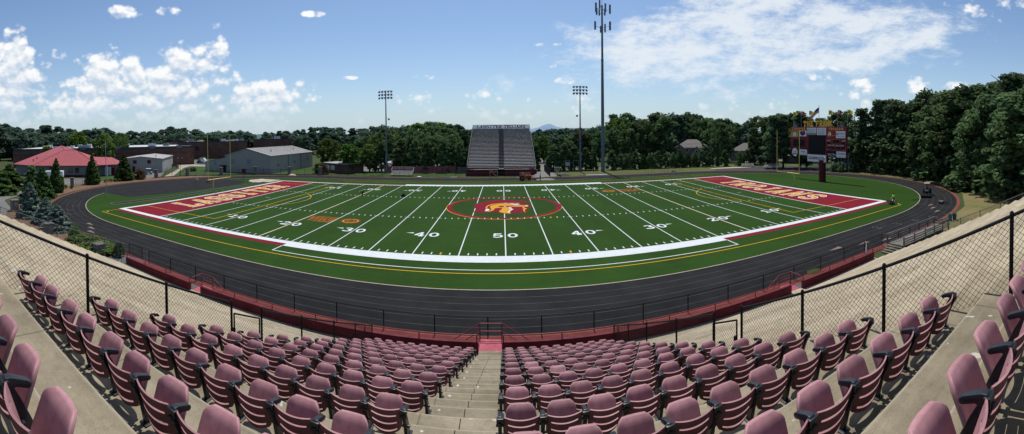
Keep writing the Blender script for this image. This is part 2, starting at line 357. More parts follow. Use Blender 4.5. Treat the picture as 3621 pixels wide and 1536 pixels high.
alpha=N.new('ShaderNodeMapRange'); alpha.interpolation_type='SMOOTHSTEP'; alpha.inputs['From Min'].default_value=.50; alpha.inputs['From Max'].default_value=.76; L.new(D0,alpha.inputs['Value'])
# thin streaked cloud sheet on the right
def sheet(a0,t0,ra,rt,sk,amp):
    da=nmath(nt,'SUBTRACT',az,a0); dt=nmath(nt,'SUBTRACT',nmath(nt,'SUBTRACT',tt,t0),nmath(nt,'MULTIPLY',da,sk))
    q=nmath(nt,'ADD',nmath(nt,'POWER',nmath(nt,'ABSOLUTE',nmath(nt,'DIVIDE',da,ra)),2),nmath(nt,'POWER',nmath(nt,'ABSOLUTE',nmath(nt,'DIVIDE',dt,rt)),2))
    return nmath(nt,'MULTIPLY',nmath(nt,'SUBTRACT',1,q),amp)
ms=N.new('ShaderNodeMapping'); ms.inputs['Scale'].default_value=(5.0,12,1); ms.inputs['Rotation'].default_value=(0,0,.12); L.new(cmb.outputs[0],ms.inputs[0])
ns=N.new('ShaderNodeTexNoise'); ns.noise_dimensions='2D'; ns.inputs['Scale'].default_value=1.7; ns.inputs['Detail'].default_value=6; ns.inputs['Roughness'].default_value=.68; ns.inputs['Distortion'].default_value=.1; L.new(ms.outputs[0],ns.inputs['Vector'])
msk=nmath(nt,'MAXIMUM',nmath(nt,'MAXIMUM',sheet(.68,.235,.56,.115,.05,.50),sheet(.66,.32,.22,.09,.1,.42)),sheet(.42,.125,.35,.035,.0,.10))
msk=nmath(nt,'MINIMUM',nmath(nt,'MAXIMUM',msk,-.6),.24)
wisp=N.new('ShaderNodeMapRange'); wisp.interpolation_type='SMOOTHSTEP'; wisp.inputs['From Min'].default_value=.46; wisp.inputs['From Max'].default_value=.88; wisp.inputs['To Max'].default_value=.92
L.new(nmath(nt,'ADD',ns.outputs['Fac'],msk),wisp.inputs['Value'])
sky=N.new('ShaderNodeTexSky'); sky.sky_type='NISHITA'; sky.sun_disc=False; sky.sun_elevation=SUN_EL; sky.sun_rotation=SUN_AZ; sky.air_density=1.0; sky.dust_density=1.2; sky.ozone_density=1.6; sky.altitude=300
gain=N.new('ShaderNodeMixRGB'); gain.blend_type='MULTIPLY'; gain.inputs['Fac'].default_value=1; L.new(sky.outputs[0],gain.inputs['Color1']); gain.inputs['Color2'].default_value=(1.0,1.14,1.27,1)
K=10.0   # background strength is 0.1: cloud and haze colours are given in sky units
def mixc(f,a,b):
    m=N.new('ShaderNodeMixRGB')
    for i,x in zip(('Fac','Color1','Color2'),(f,a,b)):
        if isinstance(x,(int,float)): m.inputs[i].default_value=x
        elif isinstance(x,tuple): m.inputs[i].default_value=(*x,1)
        else: L.new(x,m.inputs[i])
    return m.outputs[0]
hz=nmath(nt,'MULTIPLY',nmath(nt,'POWER',2.718,nmath(nt,'MULTIPLY',nmath(nt,'MAXIMUM',tt,0),-9.0)),.80,clamp=True)
base=mixc(hz,gain.outputs[0],tuple(K*c for c in (.56,.70,.80)))
ccol=mixc(lit,tuple(K*c for c in (.54,.65,.80)),tuple(K*c for c in (1.0,1.0,1.0)))
ccol=mixc(nmath(nt,'MULTIPLY',hz,.75),ccol,tuple(K*c for c in (.70,.79,.85)))
base=mixc(wisp.outputs[0],base,tuple(K*c for c in (.80,.86,.92)))
lowfade=N.new('ShaderNodeMapRange'); lowfade.interpolation_type='SMOOTHSTEP'; lowfade.inputs['From Min'].default_value=.02; lowfade.inputs['From Max'].default_value=.11; lowfade.inputs['To Min'].default_value=.15; L.new(tt,lowfade.inputs['Value'])
base=mixc(nmath(nt,'MULTIPLY',alpha.outputs[0],lowfade.outputs[0]),base,ccol)
N['Background'].inputs['Strength'].default_value=.1; L.new(base,N['Background'].inputs['Color'])
S.view_settings.view_transform='Standard'; S.view_settings.look='None'; S.view_settings.exposure=0
W.cycles.sampling_method='MANUAL'; W.cycles.sample_map_resolution=256
S.cycles.max_bounces=8; S.cycles.diffuse_bounces=5; S.cycles.transmission_bounces=6; S.cycles.transparent_max_bounces=6
# ------------------------------------------------------------------ ground, track, turf
def turf(name,c1,c2):
    m=bpy.data.materials.new(name); m.use_nodes=True; t=m.node_tree; b=t.nodes['Principled BSDF']; b.inputs['Roughness'].default_value=.85; b.inputs['Specular IOR Level'].default_value=.04
    tc=t.nodes.new('ShaderNodeTexCoord')
    def nz(sc,mscale,de=5):
        mp=t.nodes.new('ShaderNodeMapping'); mp.inputs['Scale'].default_value=mscale; t.links.new(tc.outputs['Object'],mp.inputs[0])
        n=t.nodes.new('ShaderNodeTexNoise'); n.inputs['Scale'].default_value=sc; n.inputs['Detail'].default_value=de; n.inputs['Roughness'].default_value=.65; t.links.new(mp.outputs[0],n.inputs['Vector']); return n.outputs['Fac']
    a=nz(.16,(1.0,.35,1)); c=nz(9,(1,.25,1)); d=nz(1.1,(.15,1.6,1))
    mx=nmath(t,'ADD',nmath(t,'ADD',nmath(t,'MULTIPLY',a,.42),nmath(t,'MULTIPLY',c,.34)),nmath(t,'MULTIPLY',d,.24))
    r=t.nodes.new('ShaderNodeValToRGB'); r.color_ramp.elements[0].position=.38; r.color_ramp.elements[1].position=.62; r.color_ramp.elements[0].color=(*c1,1); r.color_ramp.elements[1].color=(*c2,1)
    t.links.new(mx,r.inputs['Fac']); t.links.new(r.outputs[0],b.inputs['Base Color'])
    bp=t.nodes.new('ShaderNodeBump'); bp.inputs['Strength'].default_value=.5; bp.inputs['Distance'].default_value=.03; t.links.new(nz(26,(1,1,1)),bp.inputs['Height']); t.links.new(bp.outputs[0],b.inputs['Normal'])
    return m
M['turf']=turf('field_turf',(.0142,.0350,.0056),(.0225,.0550,.0083))
M['grassout']=turf('rough_grass',(.050,.066,.024),(.095,.10,.042))
M['lawn']=turf('lawn_grass',(.030,.056,.016),(.050,.080,.026))
M['dry']=turf('dry_grass',(.085,.095,.035),(.20,.15,.075))
M['ground']=turf('ground_cover',(.03,.045,.017),(.06,.07,.03))
M['mulch']=mat('pine_straw_mulch',(.17,.10,.065),.95,.3,1.2,7)
M['track']=mat('track_asphalt',(.0150,.0150,.0160),.9,.14,.35,8,col2=(.0205,.0203,.0215),spec=.1,dark=(.82,.82,.82),dscale=.4,bump=.15,bscale=40)
M['oldtrack']=mat('worn_track_asphalt',(.060,.054,.055),.9,.2,.3,8)
M['redtrack']=mat('red_track_edge',(.20,.055,.045),.9,.2,1.0,6)
M['curb']=mat('concrete_curb',(.36,.31,.25),.9,.15,2)
M['laneline']=mat('worn_lane_paint',(.075,.066,.063),.9,.35,.9,8)
M['mark']=mat('worn_tan_paint',(.22,.16,.125),.9,.3,1.5,6)
M['fieldwhite']=mat('field_white_turf',(.60,.63,.64),.85,.07,1.5,6,spec=.03)
M['fieldmaroon']=mat('field_maroon_turf',(.185,.015,.026),.88,.10,1.2,6,spec=.03)
M['fieldgold']=mat('field_gold_turf',(.56,.285,.035),.88,.08,1.5,6,spec=.03)
M['fieldyellow']=mat('field_yellow_turf',(.62,.37,.03),.88,.08,1.5,6,spec=.03)
M['fieldred']=mat('field_red_turf',(.27,.035,.022),.88,.08,1.5,6,spec=.03)
M['fieldcream']=mat('field_cream_turf',(.56,.47,.38),.88,.08,1.5,6,spec=.03)
CYF,RI=24.8,32.8; SX=46.0
def arc_ring(r,n=48):
    pts=[]
    for k in range(n+1):
        a=-math.pi/2+math.pi*k/n; pts.append((SX+r*math.cos(a),CYF+r*math.sin(a)))
    for k in range(n+1):
        a=math.pi/2+math.pi*k/n; pts.append((-SX+r*math.cos(a),CYF+r*math.sin(a)))
    return pts
def ring(mb,r0,r1,z,n=48):
    A=arc_ring(r0,n);B=arc_ring(r1,n);m=len(A)
    return mb.add([(x,y,z) for x,y in A]+[(x,y,z) for x,y in B],[(m+i,m+(i+1)%m,(i+1)%m,i) for i in range(m)][::1])
gm=MB()
ng=40
for j in range(ng+1):
    for i in range(ng+1):
        f=lambda q:(1 if q>0 else -1)*(abs(q)**2.2)*9000
        gm.v.append((f(i/ng*2-1),f(j/ng*2-1)+20,-.06))
for j in range(ng):
    for i in range(ng): gm.f.append([j*(ng+1)+i,j*(ng+1)+i+1,(j+1)*(ng+1)+i+1,(j+1)*(ng+1)+i]); gm.mi.append(0)
struct(gm.build('ground',M['ground']))
struct(ring(MB(),RI+6.55,RI+7.1,-.006).build('track_edge_strip',M['redtrack']))
struct(ring(MB(),RI-.2,RI+6.6,.0).build('running_track',M['track']))
lm=MB()
for k in range(1,6): ring(lm,RI+.25+k*1.07-.025,RI+.25+k*1.07+.025,.004)
ring(lm,RI+6.50,RI+6.57,.004); struct(lm.build('lane_markings',M['laneline']))
cbm=MB(); A_=arc_ring(RI-.02,60);B_r=arc_ring(RI+.11,60)
for i in range(len(A_)):
    j=(i+1)%len(A_)
    if A_[i][0]<-60 and 7.0<A_[i][1]<45: continue
    cbm.add([(*A_[i],.03),(*B_r[i],.03),(*B_r[j],.03),(*A_[j],.03)],[(0,1,2,3)])
struct(cbm.build('track_curb',M['curb']))
tm=MB(); tm.poly([(x,y,.008) for x,y in arc_ring(RI)]); struct(tm.build('turf_field',M['turf']))
def sheetobj(name,polys,z,m,kind='structure'):
    mb=MB()
    for p in polys: mb.poly([(x,y,z) for x,y in p])
    o=mb.build(name,m); o['kind']=kind; return o
def rect(x0,x1,y0,y1): return [(x0,y0),(x1,y0),(x1,y1),(x0,y1)]
# asphalt pad inside the left bend, jump runway, sand patches, worn far corner
pad=[]
for k in range(25):
    a=math.pi-math.asin((44.5-CYF)/RI)+ (math.asin((44.5-CYF)/RI)+math.asin((CYF-7.5)/RI))*k/24
    pad.append((-SX+(RI-.05)*math.cos(a),CYF+(RI-.05)*math.sin(a)))
pad+=[(-65.3,7.5),(-62.9,16.7),(-61.7,28.2),(-60.6,38),(-63.9,44.5)]
sheetobj('asphalt_pad',[pad],.012,M['track'])
sheetobj('jump_runway',[[(-61.0,.8),(-59.5,.8),(-57.2,45),(-58.7,45)]],.016,M['track'])
sheetobj('runway_curb',[[(-61.12,.7),(-61.0,.7),(-58.7,45),(-58.82,45)],[(-59.5,.7),(-59.38,.7),(-57.08,45),(-57.2,45)],rect(-61.0,-59.5,.7,.8)],.018,mat('runway_edge',(.26,.24,.20),.9,.2,2))
sheetobj('sand_pit',[[(-62.9,44.3),(-64.5,47),(-63.0,50.3),(-56.6,50.4),(-56.8,45),(-60.5,42.8)]],.014,mat('pale_sand',(.42,.36,.28),.95,.3,.5,7))
# far apron beyond the track, dirt and grass on the far side
sheetobj('far_verge',[[(-24,63.9),(12.5,64.0),(12.5,77),(-46,79),(-44,66.5)]],-.02,M['lawn'])
sheetobj('far_verge_right',[[(12.5,64.0),(46,64.4),(70,61),(92,48),(98,66),(70,84),(12.5,84)]],-.022,M['grassout'])
sheetobj('right_apron',[[(60,61.5),(75,53),(86,40),(97,44),(90,60),(80,68),(64,67)]],-.012,M['oldtrack'])
sheetobj('right_verge',[[(58,-14.2),(70,-9),(80,1),(86,12),(88,30),(110,40),(130,0),(110,-60),(26.5,-60),(26.5,-18.4),(42,-16.6)]],-.02,M['dry'])
sheetobj('service_walkway',[rect(-33.5,27,-18.55,-14.9)],-.001,mat('walkway_asphalt',(.105,.105,.105),.95,.2,.7,7))
sheetobj('walkway_edge',[rect(-33,38.3,-15.35,-14.55)],.002,M['redtrack'])
sheetobj('dirt_patch',[[(2,63.6),(8.5,64.2),(14.5,66.0),(15,95),(8,95),(5,66)]],-.004,M['gravel'])
sheetobj('sand_strip',[[(62,68.3),(70,67.0),(76.5,65.2),(77.5,66.6),(71,69.2),(64,69.4)]],-.006,mat('light_sand',(.50,.43,.30),.95,.2,.6,6))
sheetobj('far_parking_lot',[[(-57,79),(-20,80),(14,81),(14,84),(18.5,97),(19,136),(-60,136)]],-.03,M['asphaltlot'])
sheetobj('far_bank',[[(8,136),(26,136),(28,160),(6,160)]],-.026,mat('dry_bank_grass',(.20,.17,.09),.95,.2,.4,6))
sheetobj('right_road',[[(20,86),(60,92),(120,84),(120,78),(60,86),(22,80)]],-.034,M['asphaltlot'])
# left: mulch bed, drive, car park, lawns, path
mb=MB(); mul=[]
for k in range(30):
    a=R(140)+R(100)*k/29; mul.append((-SX+(RI+8)*math.cos(a),CYF+(RI+8)*math.sin(a)))
sheetobj('mulch_bed',[mul+[(-46,-16.0),(-34.5,-15.2),(-34.5,-19.5),(-60,-19.5),(-70,-15.2),(-80,-8),(-92,5),(-95,16),(-94.5,32),(-88,47)]],-.016,M['mulch'])
sheetobj('left_drive',[[(-60,-19.6),(-63,-17.2),(-67,-16.6),(-75.5,-15.2),(-80.5,-10.2),(-92,-2),(-110,-14),(-80,-50),(-28.5,-50),(-28.5,-19.6)]],-.03,M['asphaltlot'])
sheetobj('left_car_park',[[(-91,0),(-94,14),(-104,22),(-112,6),(-102,-10)],[(-94.6,32),(-91,37),(-104,50),(-125,62),(-160,110),(-118,96),(-109,78),(-122,62),(-102,31)]],-.028,M['asphaltlot'])
sheetobj('left_lawn',[[(-91.5,37),(-87,47),(-80,53.5),(-72,60),(-60,64.5),(-52,67),(-60,82),(-110,76.7),(-117,75),(-114,66)],[(-95,17),(-96,31),(-108,31),(-104,22)]],-.024,M['lawn'])
sheetobj('concrete_path',[[(-91.9,39.5),(-111.1,63.4),(-126,75),(-123,82),(-109,79.5),(-109,77),(-116.5,74.2),(-112.0,66.5),(-90.7,42.2)]],-.018,M['curb'])
# ------------------------------------------------------------------ painted field
Yd=.9144; WID=48.77
z=.013
sheetobj('end_zone',[rect(-55,-50*Yd,-.9,WID+.5)],z,M['fieldmaroon']); sheetobj('end_zone',[rect(50*Yd,55,-.9,WID+.5)],z,M['fieldmaroon'])
sheetobj('maroon_border',[rect(-55.4,-22.9,-1.92,-.98),rect(22.9,55.4,-1.92,-.98),rect(-55.4,-22.5,WID+.55,WID+1.5),rect(22.5,55.4,WID+.55,WID+1.5)],z,M['fieldmaroon'])
wl=MB(); z=.018
def wr(x0,x1,y0,y1,zz=None): wl.poly([(x,y,zz or z) for x,y in rect(x0,x1,y0,y1)])
wr(-22.9,22.9,-1.85,0); wr(-55.5,-22.9,-1.0,0); wr(22.9,55.5,-1.0,0)
wr(-22.5,22.5,WID,WID+2.0); wr(-55.5,-22.5,WID,WID+.6); wr(22.5,55.5,WID,WID+.6)
wr(-55.6,-54.86,0,WID); wr(54.86,55.6,0,WID)
wr(-50*Yd-.1,-50*Yd+.1,0,WID); wr(50*Yd-.1,50*Yd+.1,0,WID)
def line(a,b,w,zz,mb):
    vs,fs=ribbon([a,b],w); mb.add([(x,y,zz) for x,y in vs],fs)
for a,b in [((-22.9,-1.8),(-22.9,-3.75)),((22.9,-1.8),(22.9,-3.95))]: line(a,b,.14,z,wl)
line((-22.97,-3.75),(22.97,-3.85),.14,z+.003,wl)
for k in range(-45,50,5):
    if abs(k)!=30: wr(k*Yd-.06,k*Yd+.06,.0,WID)
hash_y=(16.25,WID-15.75)
for k in range(-49,50):
    if k%5==0: continue
    x=k*Yd
    for y in (.25,WID-.25-.6): wr(x-.06,x+.06,y,y+.6)
    for y in hash_y:
        if abs(k) not in (7,): wr(x-.06,x+.06,y-.3,y+.3,.027)
for k in range(-45,50,5):
    for y in hash_y: wr(k*Yd-.38,k*Yd+.38,y-.05,y+.05,.022)
for s in (-1,1): wr(s*47*Yd-.5,s*47*Yd+.5,24.38-.05,24.38+.05)
struct(wl.build('yard_lines',M['fieldwhite']))
cm=MB()
for s in (-1,1): cm.poly([(x,y,.018) for x,y in rect(s*30*Yd-.09,s*30*Yd+.09,0,WID)])
struct(cm.build('kickoff_line',M['fieldcream']))
om=MB()
for k in (-7,7):
    for y in hash_y: om.poly([(x,y,.027) for x,y in rect(k*Yd-.1,k*Yd+.1,y-.32,y+.32)])
    om.poly([(x,y,.021) for x,y in rect(k*Yd-.1,k*Yd+.1,.25,.87)])
struct(om.build('orange_tick_marks',M['fieldgold']))
# yard numbers with slab serifs and arrows
nm=MB()
def numbers(k,near):
    d=50-abs(k); a,b=str(d//10),str(d%10); x=k*Yd
    y0=6.55 if near else WID-6.2; ex=(1,0,0) if near else (-1,0,0); ey=(0,1,0) if near else (0,-1,0)
    sgn=1 if near else -1; hgt=1.8; wd=1.22
    for ch,xo in ((a,-(.24+wd)),(b,.24)):
        glyphs(nm,ch,(x+sgn*xo,y0,.022),(.98*sgn,0,0),ey,hgt,w=1.15,step=.0008)
    if d<50:
        side=-1 if k<0 else 1; xx=x+side*(.3+wd+.15); ym=y0+sgn*1.35
        nm.poly([(xx,ym-.22,.022),(xx,ym+.22,.022),(xx+side*.95,ym,.022)] if side<0 else [(xx,ym+.22,.022),(xx,ym-.22,.022),(xx+side*.95,ym,.022)])
for k in range(-40,41,10):
    numbers(k,True); numbers(k,False)
struct(nm.build('yard_numbers',M['fieldwhite']))
# soccer lines
ym=MB(); zy=.030
line((-54.95,-4.67),(54.0,-4.67),.12,zy,ym); line((-40,WID+5.1),(52,WID+5.1),.10,zy,ym)
line((-54.9,-4.7),(-54.9,-1.0),.12,zy+.003,ym)
for s in (-1,1):
    for (a,b,dz) in [((s*54.8,4.25),(s*38.36,4.25),0),((s*38.4,4.2),(s*38.4,44.4),.003),((s*38.36,44.35),(s*54.8,44.35),0),((s*54.8,15.2),(s*49.4,15.2),0),((s*49.44,15.15),(s*49.44,33.5),.003),((s*49.4,33.45),(s*54.8,33.45),0)]: line(a,b,.12,zy+dz,ym)
    pts=[]
    for k in range(17):
        a=R(-52.5+105*k/16); pts.append((s*(54.86-11)-s*9.15*math.cos(a),24.4+9.15*math.sin(a)))
    vs,fs=ribbon(pts,.12); ym.add([(x,y,zy) for x,y in vs],fs)
    pts=[(s*54.9-s*1.0*math.cos(R(q)),-4.67+1.0*math.sin(R(q))) for q in range(5,86,16)]
    vs,fs=ribbon(pts,.12); ym.add([(x,y,zy+.002) for x,y in vs],fs)
struct(ym.build('soccer_lines',M['fieldyellow']))
# centre ring and helmet emblem
def band(mb,cx,cy,r0,r1,zz,n=72,sx=1):
    vs=[];fs=[]
    for k in range(n):
        a=2*math.pi*k/n
        for r in (r0,r1): vs.append((cx+sx*r*math.cos(a),cy+r*math.sin(a),zz))
    for k in range(n): j=(k+1)%n; fs.append((2*k,2*k+1,2*j+1,2*j))
    return mb.add(vs,fs)
struct(band(MB(),0,25.0,8.45,9.2,.0225).build('centre_ring',M['fieldmaroon']))
struct(band(MB(),-.03,24.93,9.12,9.27,.0215).build('centre_ring_trim',M['fieldgold']))
H_OUT=[(-5.04,20.48),(-4.33,21.69),(-4.21,22.27),(-4.85,24.69),(-5.03,25.98),(-4.74,27.79),(-3.85,28.73),(-3.34,28.96),(-3.5,29.6),(-3.03,29.93),(-1.65,30.63),(-.05,31.05),(1.19,30.71),(2.24,30.36),(2.0,29.85),(2.74,29.82),(3.52,29.58),(4.8,28.12),(3.85,28.0),(2.7,27.6),(3.35,26.68),(4.08,25.79),(4.24,24.06),(3.83,23.94),(3.9,23.2),(3.37,21.68),(3.32,19.83),(2.58,19.84),(1.09,19.86),(1.44,19.23),(.34,19.31),(-.55,19.78),(-1.31,20.72),(-2.29,20.56),(-3.17,20.14),(-4.01,20.39)]
def flat(polys,zz,m,name):
    mb=MB()
    for p in polys: mb.poly([(x,y,zz) for x,y in p])
    return struct(mb.build(name,m))
flat([H_OUT],.0255,M['fieldmaroon'],'helmet_emblem')
flat([[(-2.9,20.83),(-2.37,20.86),(-1.86,21.48),(-1.57,22.43),(-1.51,23.42),(-1.04,23.8),(-.4,23.65),(-.32,22.96),(-.78,21.44),(-.78,20.69),(-.25,19.94),(.93,19.34),(.73,20.79),(1.17,23.06),(1.12,24.29),(.56,24.41),(-.97,24.84),(-.73,25.46),(.33,25.4),(1.9,25.85),(1.42,26.5),(.35,27.17),(-.99,27.02),(-2.05,25.95),(-2.35,24.89),(-2.1,23.23),(-2.03,22.06),(-2.46,21.19)],
 [(-2.92,23.17),(-2.98,24.48),(-2.71,25.97),(-2.08,27.07),(-.83,27.7),(.02,27.98),(2.55,27.58),(2.29,27.24),(.44,27.48),(-.83,27.24),(-1.9,26.61),(-2.53,25.53),(-2.7,24.48),(-2.61,23.17)],
 [(.4,24.76),(1.56,25.44),(3.88,25.82),(3.82,24.45),(1.45,24.6)],
 [(2.93,24.25),(3.13,24.23),(3.23,23.35),(3.57,23.04),(3.17,22.29),(3.05,20.96),(3.15,20.03),(2.92,20.6),(2.84,22.12),(3.05,22.68),(2.82,23.31)]],.0285,M['fieldgold'],'helmet_gold')
flat([[(-2.91,22.93),(-2.36,22.92),(-2.27,22.45),(-2.4,21.61),(-3.0,21.31),(-2.88,22.07)],[(.35,27.08),(1.93,26.82),(2.81,25.93),(1.9,25.85),(1.42,26.5)],
 [(.71,23.5),(.8,24.11),(1.12,24.41),(.95,23.69),(1.01,23.16),(1.43,22.65),(.9,21.34),(.8,20.24),(.53,20.15),(.59,21.17),(1.07,22.28)],[(3.33,24.93),(3.69,25.53),(3.7,24.59)],[(.05,27.93),(.55,27.86),(.5,27.55),(.1,27.6)],[(1.0,27.8),(1.7,27.7),(1.6,27.4),(1.0,27.45)],[(2.0,27.65),(2.6,27.55),(2.3,27.2),(2.0,27.3)],[(-.1,25.0),(.3,25.0),(.2,24.6),(-.1,24.6)]],.0315,M['fieldwhite'],'helmet_white')
flat([[(-1.05,24.84),(-.65,25.16),(0,25.12),(.41,24.97),(1.6,25.0),(.41,24.8),(0,24.28),(-.64,24.28)]],.030,M['fieldmaroon'],'helmet_visor')
# end-zone words, white outline under gold
for word,org,ex,ey,adv in (('LASSITER',(-47.75,8.75,0),(0,1,0),(-1,0,0),5.85),('TROJANS',(47.75,39.5,0),(0,-1,0),(1,0,0),6.3)):
    e=(0,.82,0) if ex[1]>0 else (0,-.82,0)
    glyphs(a:=MB(),word,(org[0],org[1],.018),e,ey,5.4,adv=adv+.55,w=1.62,step=.0006); struct(a.build('end_zone_word_outline',M['fieldwhite']))
    glyphs(b:=MB(),word,(org[0],org[1],.024),e,ey,5.4,adv=adv+.55,w=1.02,step=.0006); struct(b.build('end_zone_word',M['fieldgold']))
# memorial lettering and number badges
for sg,ox,oy in ((1,-26.95,11.85),(-1,27.0,37.1)):
    a=MB();b=MB()
    for txt,dx,dy,nr in (('LUTZIE',0,0,.72),('FIELD',.35,-1.6,.78)):
        glyphs(b,txt,(ox+sg*dx,oy+sg*dy,.018),(.92*sg,0,0),(0,sg,0),1.4,w=1.75,step=.0006,narrow=nr*.88)
        glyphs(a,txt,(ox+sg*dx,oy+sg*dy,.024),(.92*sg,0,0),(0,sg,0),1.4,w=1.15,step=.0006,narrow=nr*.88)
    cx,cy=(-20.65,12.0) if sg>0 else (20.75,37.45)
    band(a,cx,cy,1.12,1.38,.018,40); band(b,cx,cy,.95,1.12,.018,40)
    glyphs(b,'43',(cx-sg*.62,cy-sg*.55,.018),(sg,0,0),(0,sg,0),1.1,w=1.8,step=.0006,narrow=.72); glyphs(a,'43',(cx-sg*.62,cy-sg*.55,.024),(sg,0,0),(0,sg,0),1.1,w=1.1,step=.0006,narrow=.72)
    struct(b.build('memorial_lettering_edge',M['fieldgold'])); struct(a.build('memorial_lettering',M['fieldred']))
# lane numbers and exchange marks on the track
tn=MB()
for ch,x,y,a in [('6',51.5,-14.35,22),('5',48.7,-13.35,18),('4',45.6,-12.2,14),('3',42.5,-11.1,8),('2',39.3,-10.05,4),('5',-50.1,-12.95,-16),('4',-56.4,-9.9,-34),('3',-59.6,-7.9,-42),('2',-63.2,-5.1,-50)]:
    a=R(a); glyphs(tn,ch,(x-.5*math.cos(a),y-.6,.006),(math.cos(a),math.sin(a),0),(-math.sin(a),math.cos(a),0),1.3,w=.8,step=.0006)
struct(tn.build('lane_numbers',M['laneline']))
te=MB()
for x,y in [(-42.6,-14.0),(-44.5,-12.9),(-46.4,-11.8),(-48.6,-10.8),(36.3,-13.7),(33.6,-12.6),(30.2,-11.6),(53,-11.9),(55,-10.2),(57,-8.8)]:
    s=1 if x<0 else -1; te.poly([(x,y-.3,.006),(x+s*1.7,y,.006),(x,y+.3,.006)] if s>0 else [(x,y+.3,.006),(x+s*1.7,y,.006),(x,y-.3,.006)])
struct(te.build('exchange_marks',M['mark']))
# ------------------------------------------------------------------ concrete bleachers
TD,TR=.679,.3395; Y00,Z00=-32.486,7.862        # tread i: rear edge Y00+i*TD, top Z00-i*TR
def ty(i): return Y00+TD*i
def tz(i): return Z00-TR*i
XL,XR=-27.2,26.1
def concrete():
    m=bpy.data.materials.new('weathered_concrete'); m.use_nodes=True; t=m.node_tree; b=t.nodes['Principled BSDF']; b.inputs['Roughness'].default_value=.92; b.inputs['Specular IOR Level'].default_value=.15
    tc=t.nodes.new('ShaderNodeTexCoord')
    def nz(sc,ms=(1,1,1),de=6,ro=.65):
        mp=t.nodes.new('ShaderNodeMapping'); mp.inputs['Scale'].default_value=ms; t.links.new(tc.outputs['Object'],mp.inputs[0])
        n=t.nodes.new('ShaderNodeTexNoise'); n.inputs['Scale'].default_value=sc; n.inputs['Detail'].default_value=de; n.inputs['Roughness'].default_value=ro; t.links.new(mp.outputs[0],n.inputs['Vector']); return n.outputs['Fac']
    def ramp(f,p0,c0,p1,c1):
        r=t.nodes.new('ShaderNodeValToRGB'); r.color_ramp.elements[0].position=p0; r.color_ramp.elements[1].position=p1; r.color_ramp.elements[0].color=(*c0,1); r.color_ramp.elements[1].color=(*c1,1); t.links.new(f,r.inputs[0]); return r.outputs[0]
    def mul(a,b_,f=1):
        x=t.nodes.new('ShaderNodeMixRGB'); x.blend_type='MULTIPLY'; x.inputs[0].default_value=f; t.links.new(a,x.inputs[1]); t.links.new(b_,x.inputs[2]); return x.outputs[0]
    # seating block is greyer, outer blocks paler
    sp=t.nodes.new('ShaderNodeSeparateXYZ'); t.links.new(tc.outputs['Object'],sp.inputs[0])
    e=t.nodes.new('ShaderNodeMapRange'); e.inputs['From Min'].default_value=5.2; e.inputs['From Max'].default_value=6.8; t.links.new(nmath(t,'ABSOLUTE',nmath(t,'ADD',sp.outputs[0],.75)),e.inputs['Value'])
    ca=ramp(nz(1.3),.3,(.195,.168,.118),.7,(.285,.244,.172)); cb=ramp(nz(.55),.3,(.36,.305,.215),.7,(.44,.375,.27))
    mx=t.nodes.new('ShaderNodeMixRGB'); t.links.new(e.outputs[0],mx.inputs[0]); t.links.new(ca,mx.inputs[1]); t.links.new(cb,mx.inputs[2]); c=mx.outputs[0]
    c=mul(c,ramp(nz(2.2,(.12,1.2,1.2)),.36,(.70,.69,.68),.6,(1,1,1)),.8)
    c=mul(c,ramp(nz(.42,(1,.7,1),8,.7),.36,(.74,.72,.68),.58,(1,1,1)),.9)
    c=mul(c,ramp(nz(70,de=2),.30,(.66,.64,.62),.46,(1,1,1)),.75)
    c=mul(c,ramp(nz(9),.34,(.82,.80,.77),.5,(1,1,1)),.8)
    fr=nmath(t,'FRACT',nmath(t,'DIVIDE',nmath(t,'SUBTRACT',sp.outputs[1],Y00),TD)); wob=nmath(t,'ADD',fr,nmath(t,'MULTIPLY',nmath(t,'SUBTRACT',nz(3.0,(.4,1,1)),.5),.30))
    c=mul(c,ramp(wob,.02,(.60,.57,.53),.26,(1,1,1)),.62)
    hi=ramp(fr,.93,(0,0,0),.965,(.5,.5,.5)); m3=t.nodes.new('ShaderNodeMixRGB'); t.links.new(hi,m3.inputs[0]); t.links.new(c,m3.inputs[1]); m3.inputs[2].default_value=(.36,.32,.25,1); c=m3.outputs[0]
    cr_=ramp(nmath(t,'ABSOLUTE',nmath(t,'SUBTRACT',nmath(t,'FRACT',nmath(t,'DIVIDE',sp.outputs[0],3.1)),.5)),.003,(.45,.43,.40),.006,(1,1,1)); c=mul(c,cr_,.7)
    sw=ramp(nz(3.1,de=3,ro=.5),.69,(0,0,0),.715,(1,1,1)); m2=t.nodes.new('ShaderNodeMixRGB'); t.links.new(sw,m2.inputs[0]); t.links.new(c,m2.inputs[1]); m2.inputs[2].default_value=(.36,.34,.28,1); c=m2.outputs[0]
    t.links.new(c,b.inputs['Base Color'])
    bp=t.nodes.new('ShaderNodeBump'); bp.inputs['Strength'].default_value=.35; bp.inputs['Distance'].default_value=.01; t.links.new(nz(55),bp.inputs['Height']); t.links.new(bp.outputs[0],b.inputs['Normal'])
    return m
M['concrete']=concrete()
I0,I1=-15,19
prof=[(ty(I0),tz(I0)-.5)]
for i in range(I0,I1+1): prof+=[(ty(i),tz(i)),(ty(i+1)-.02 if i<I1 else -18.6,tz(i))]
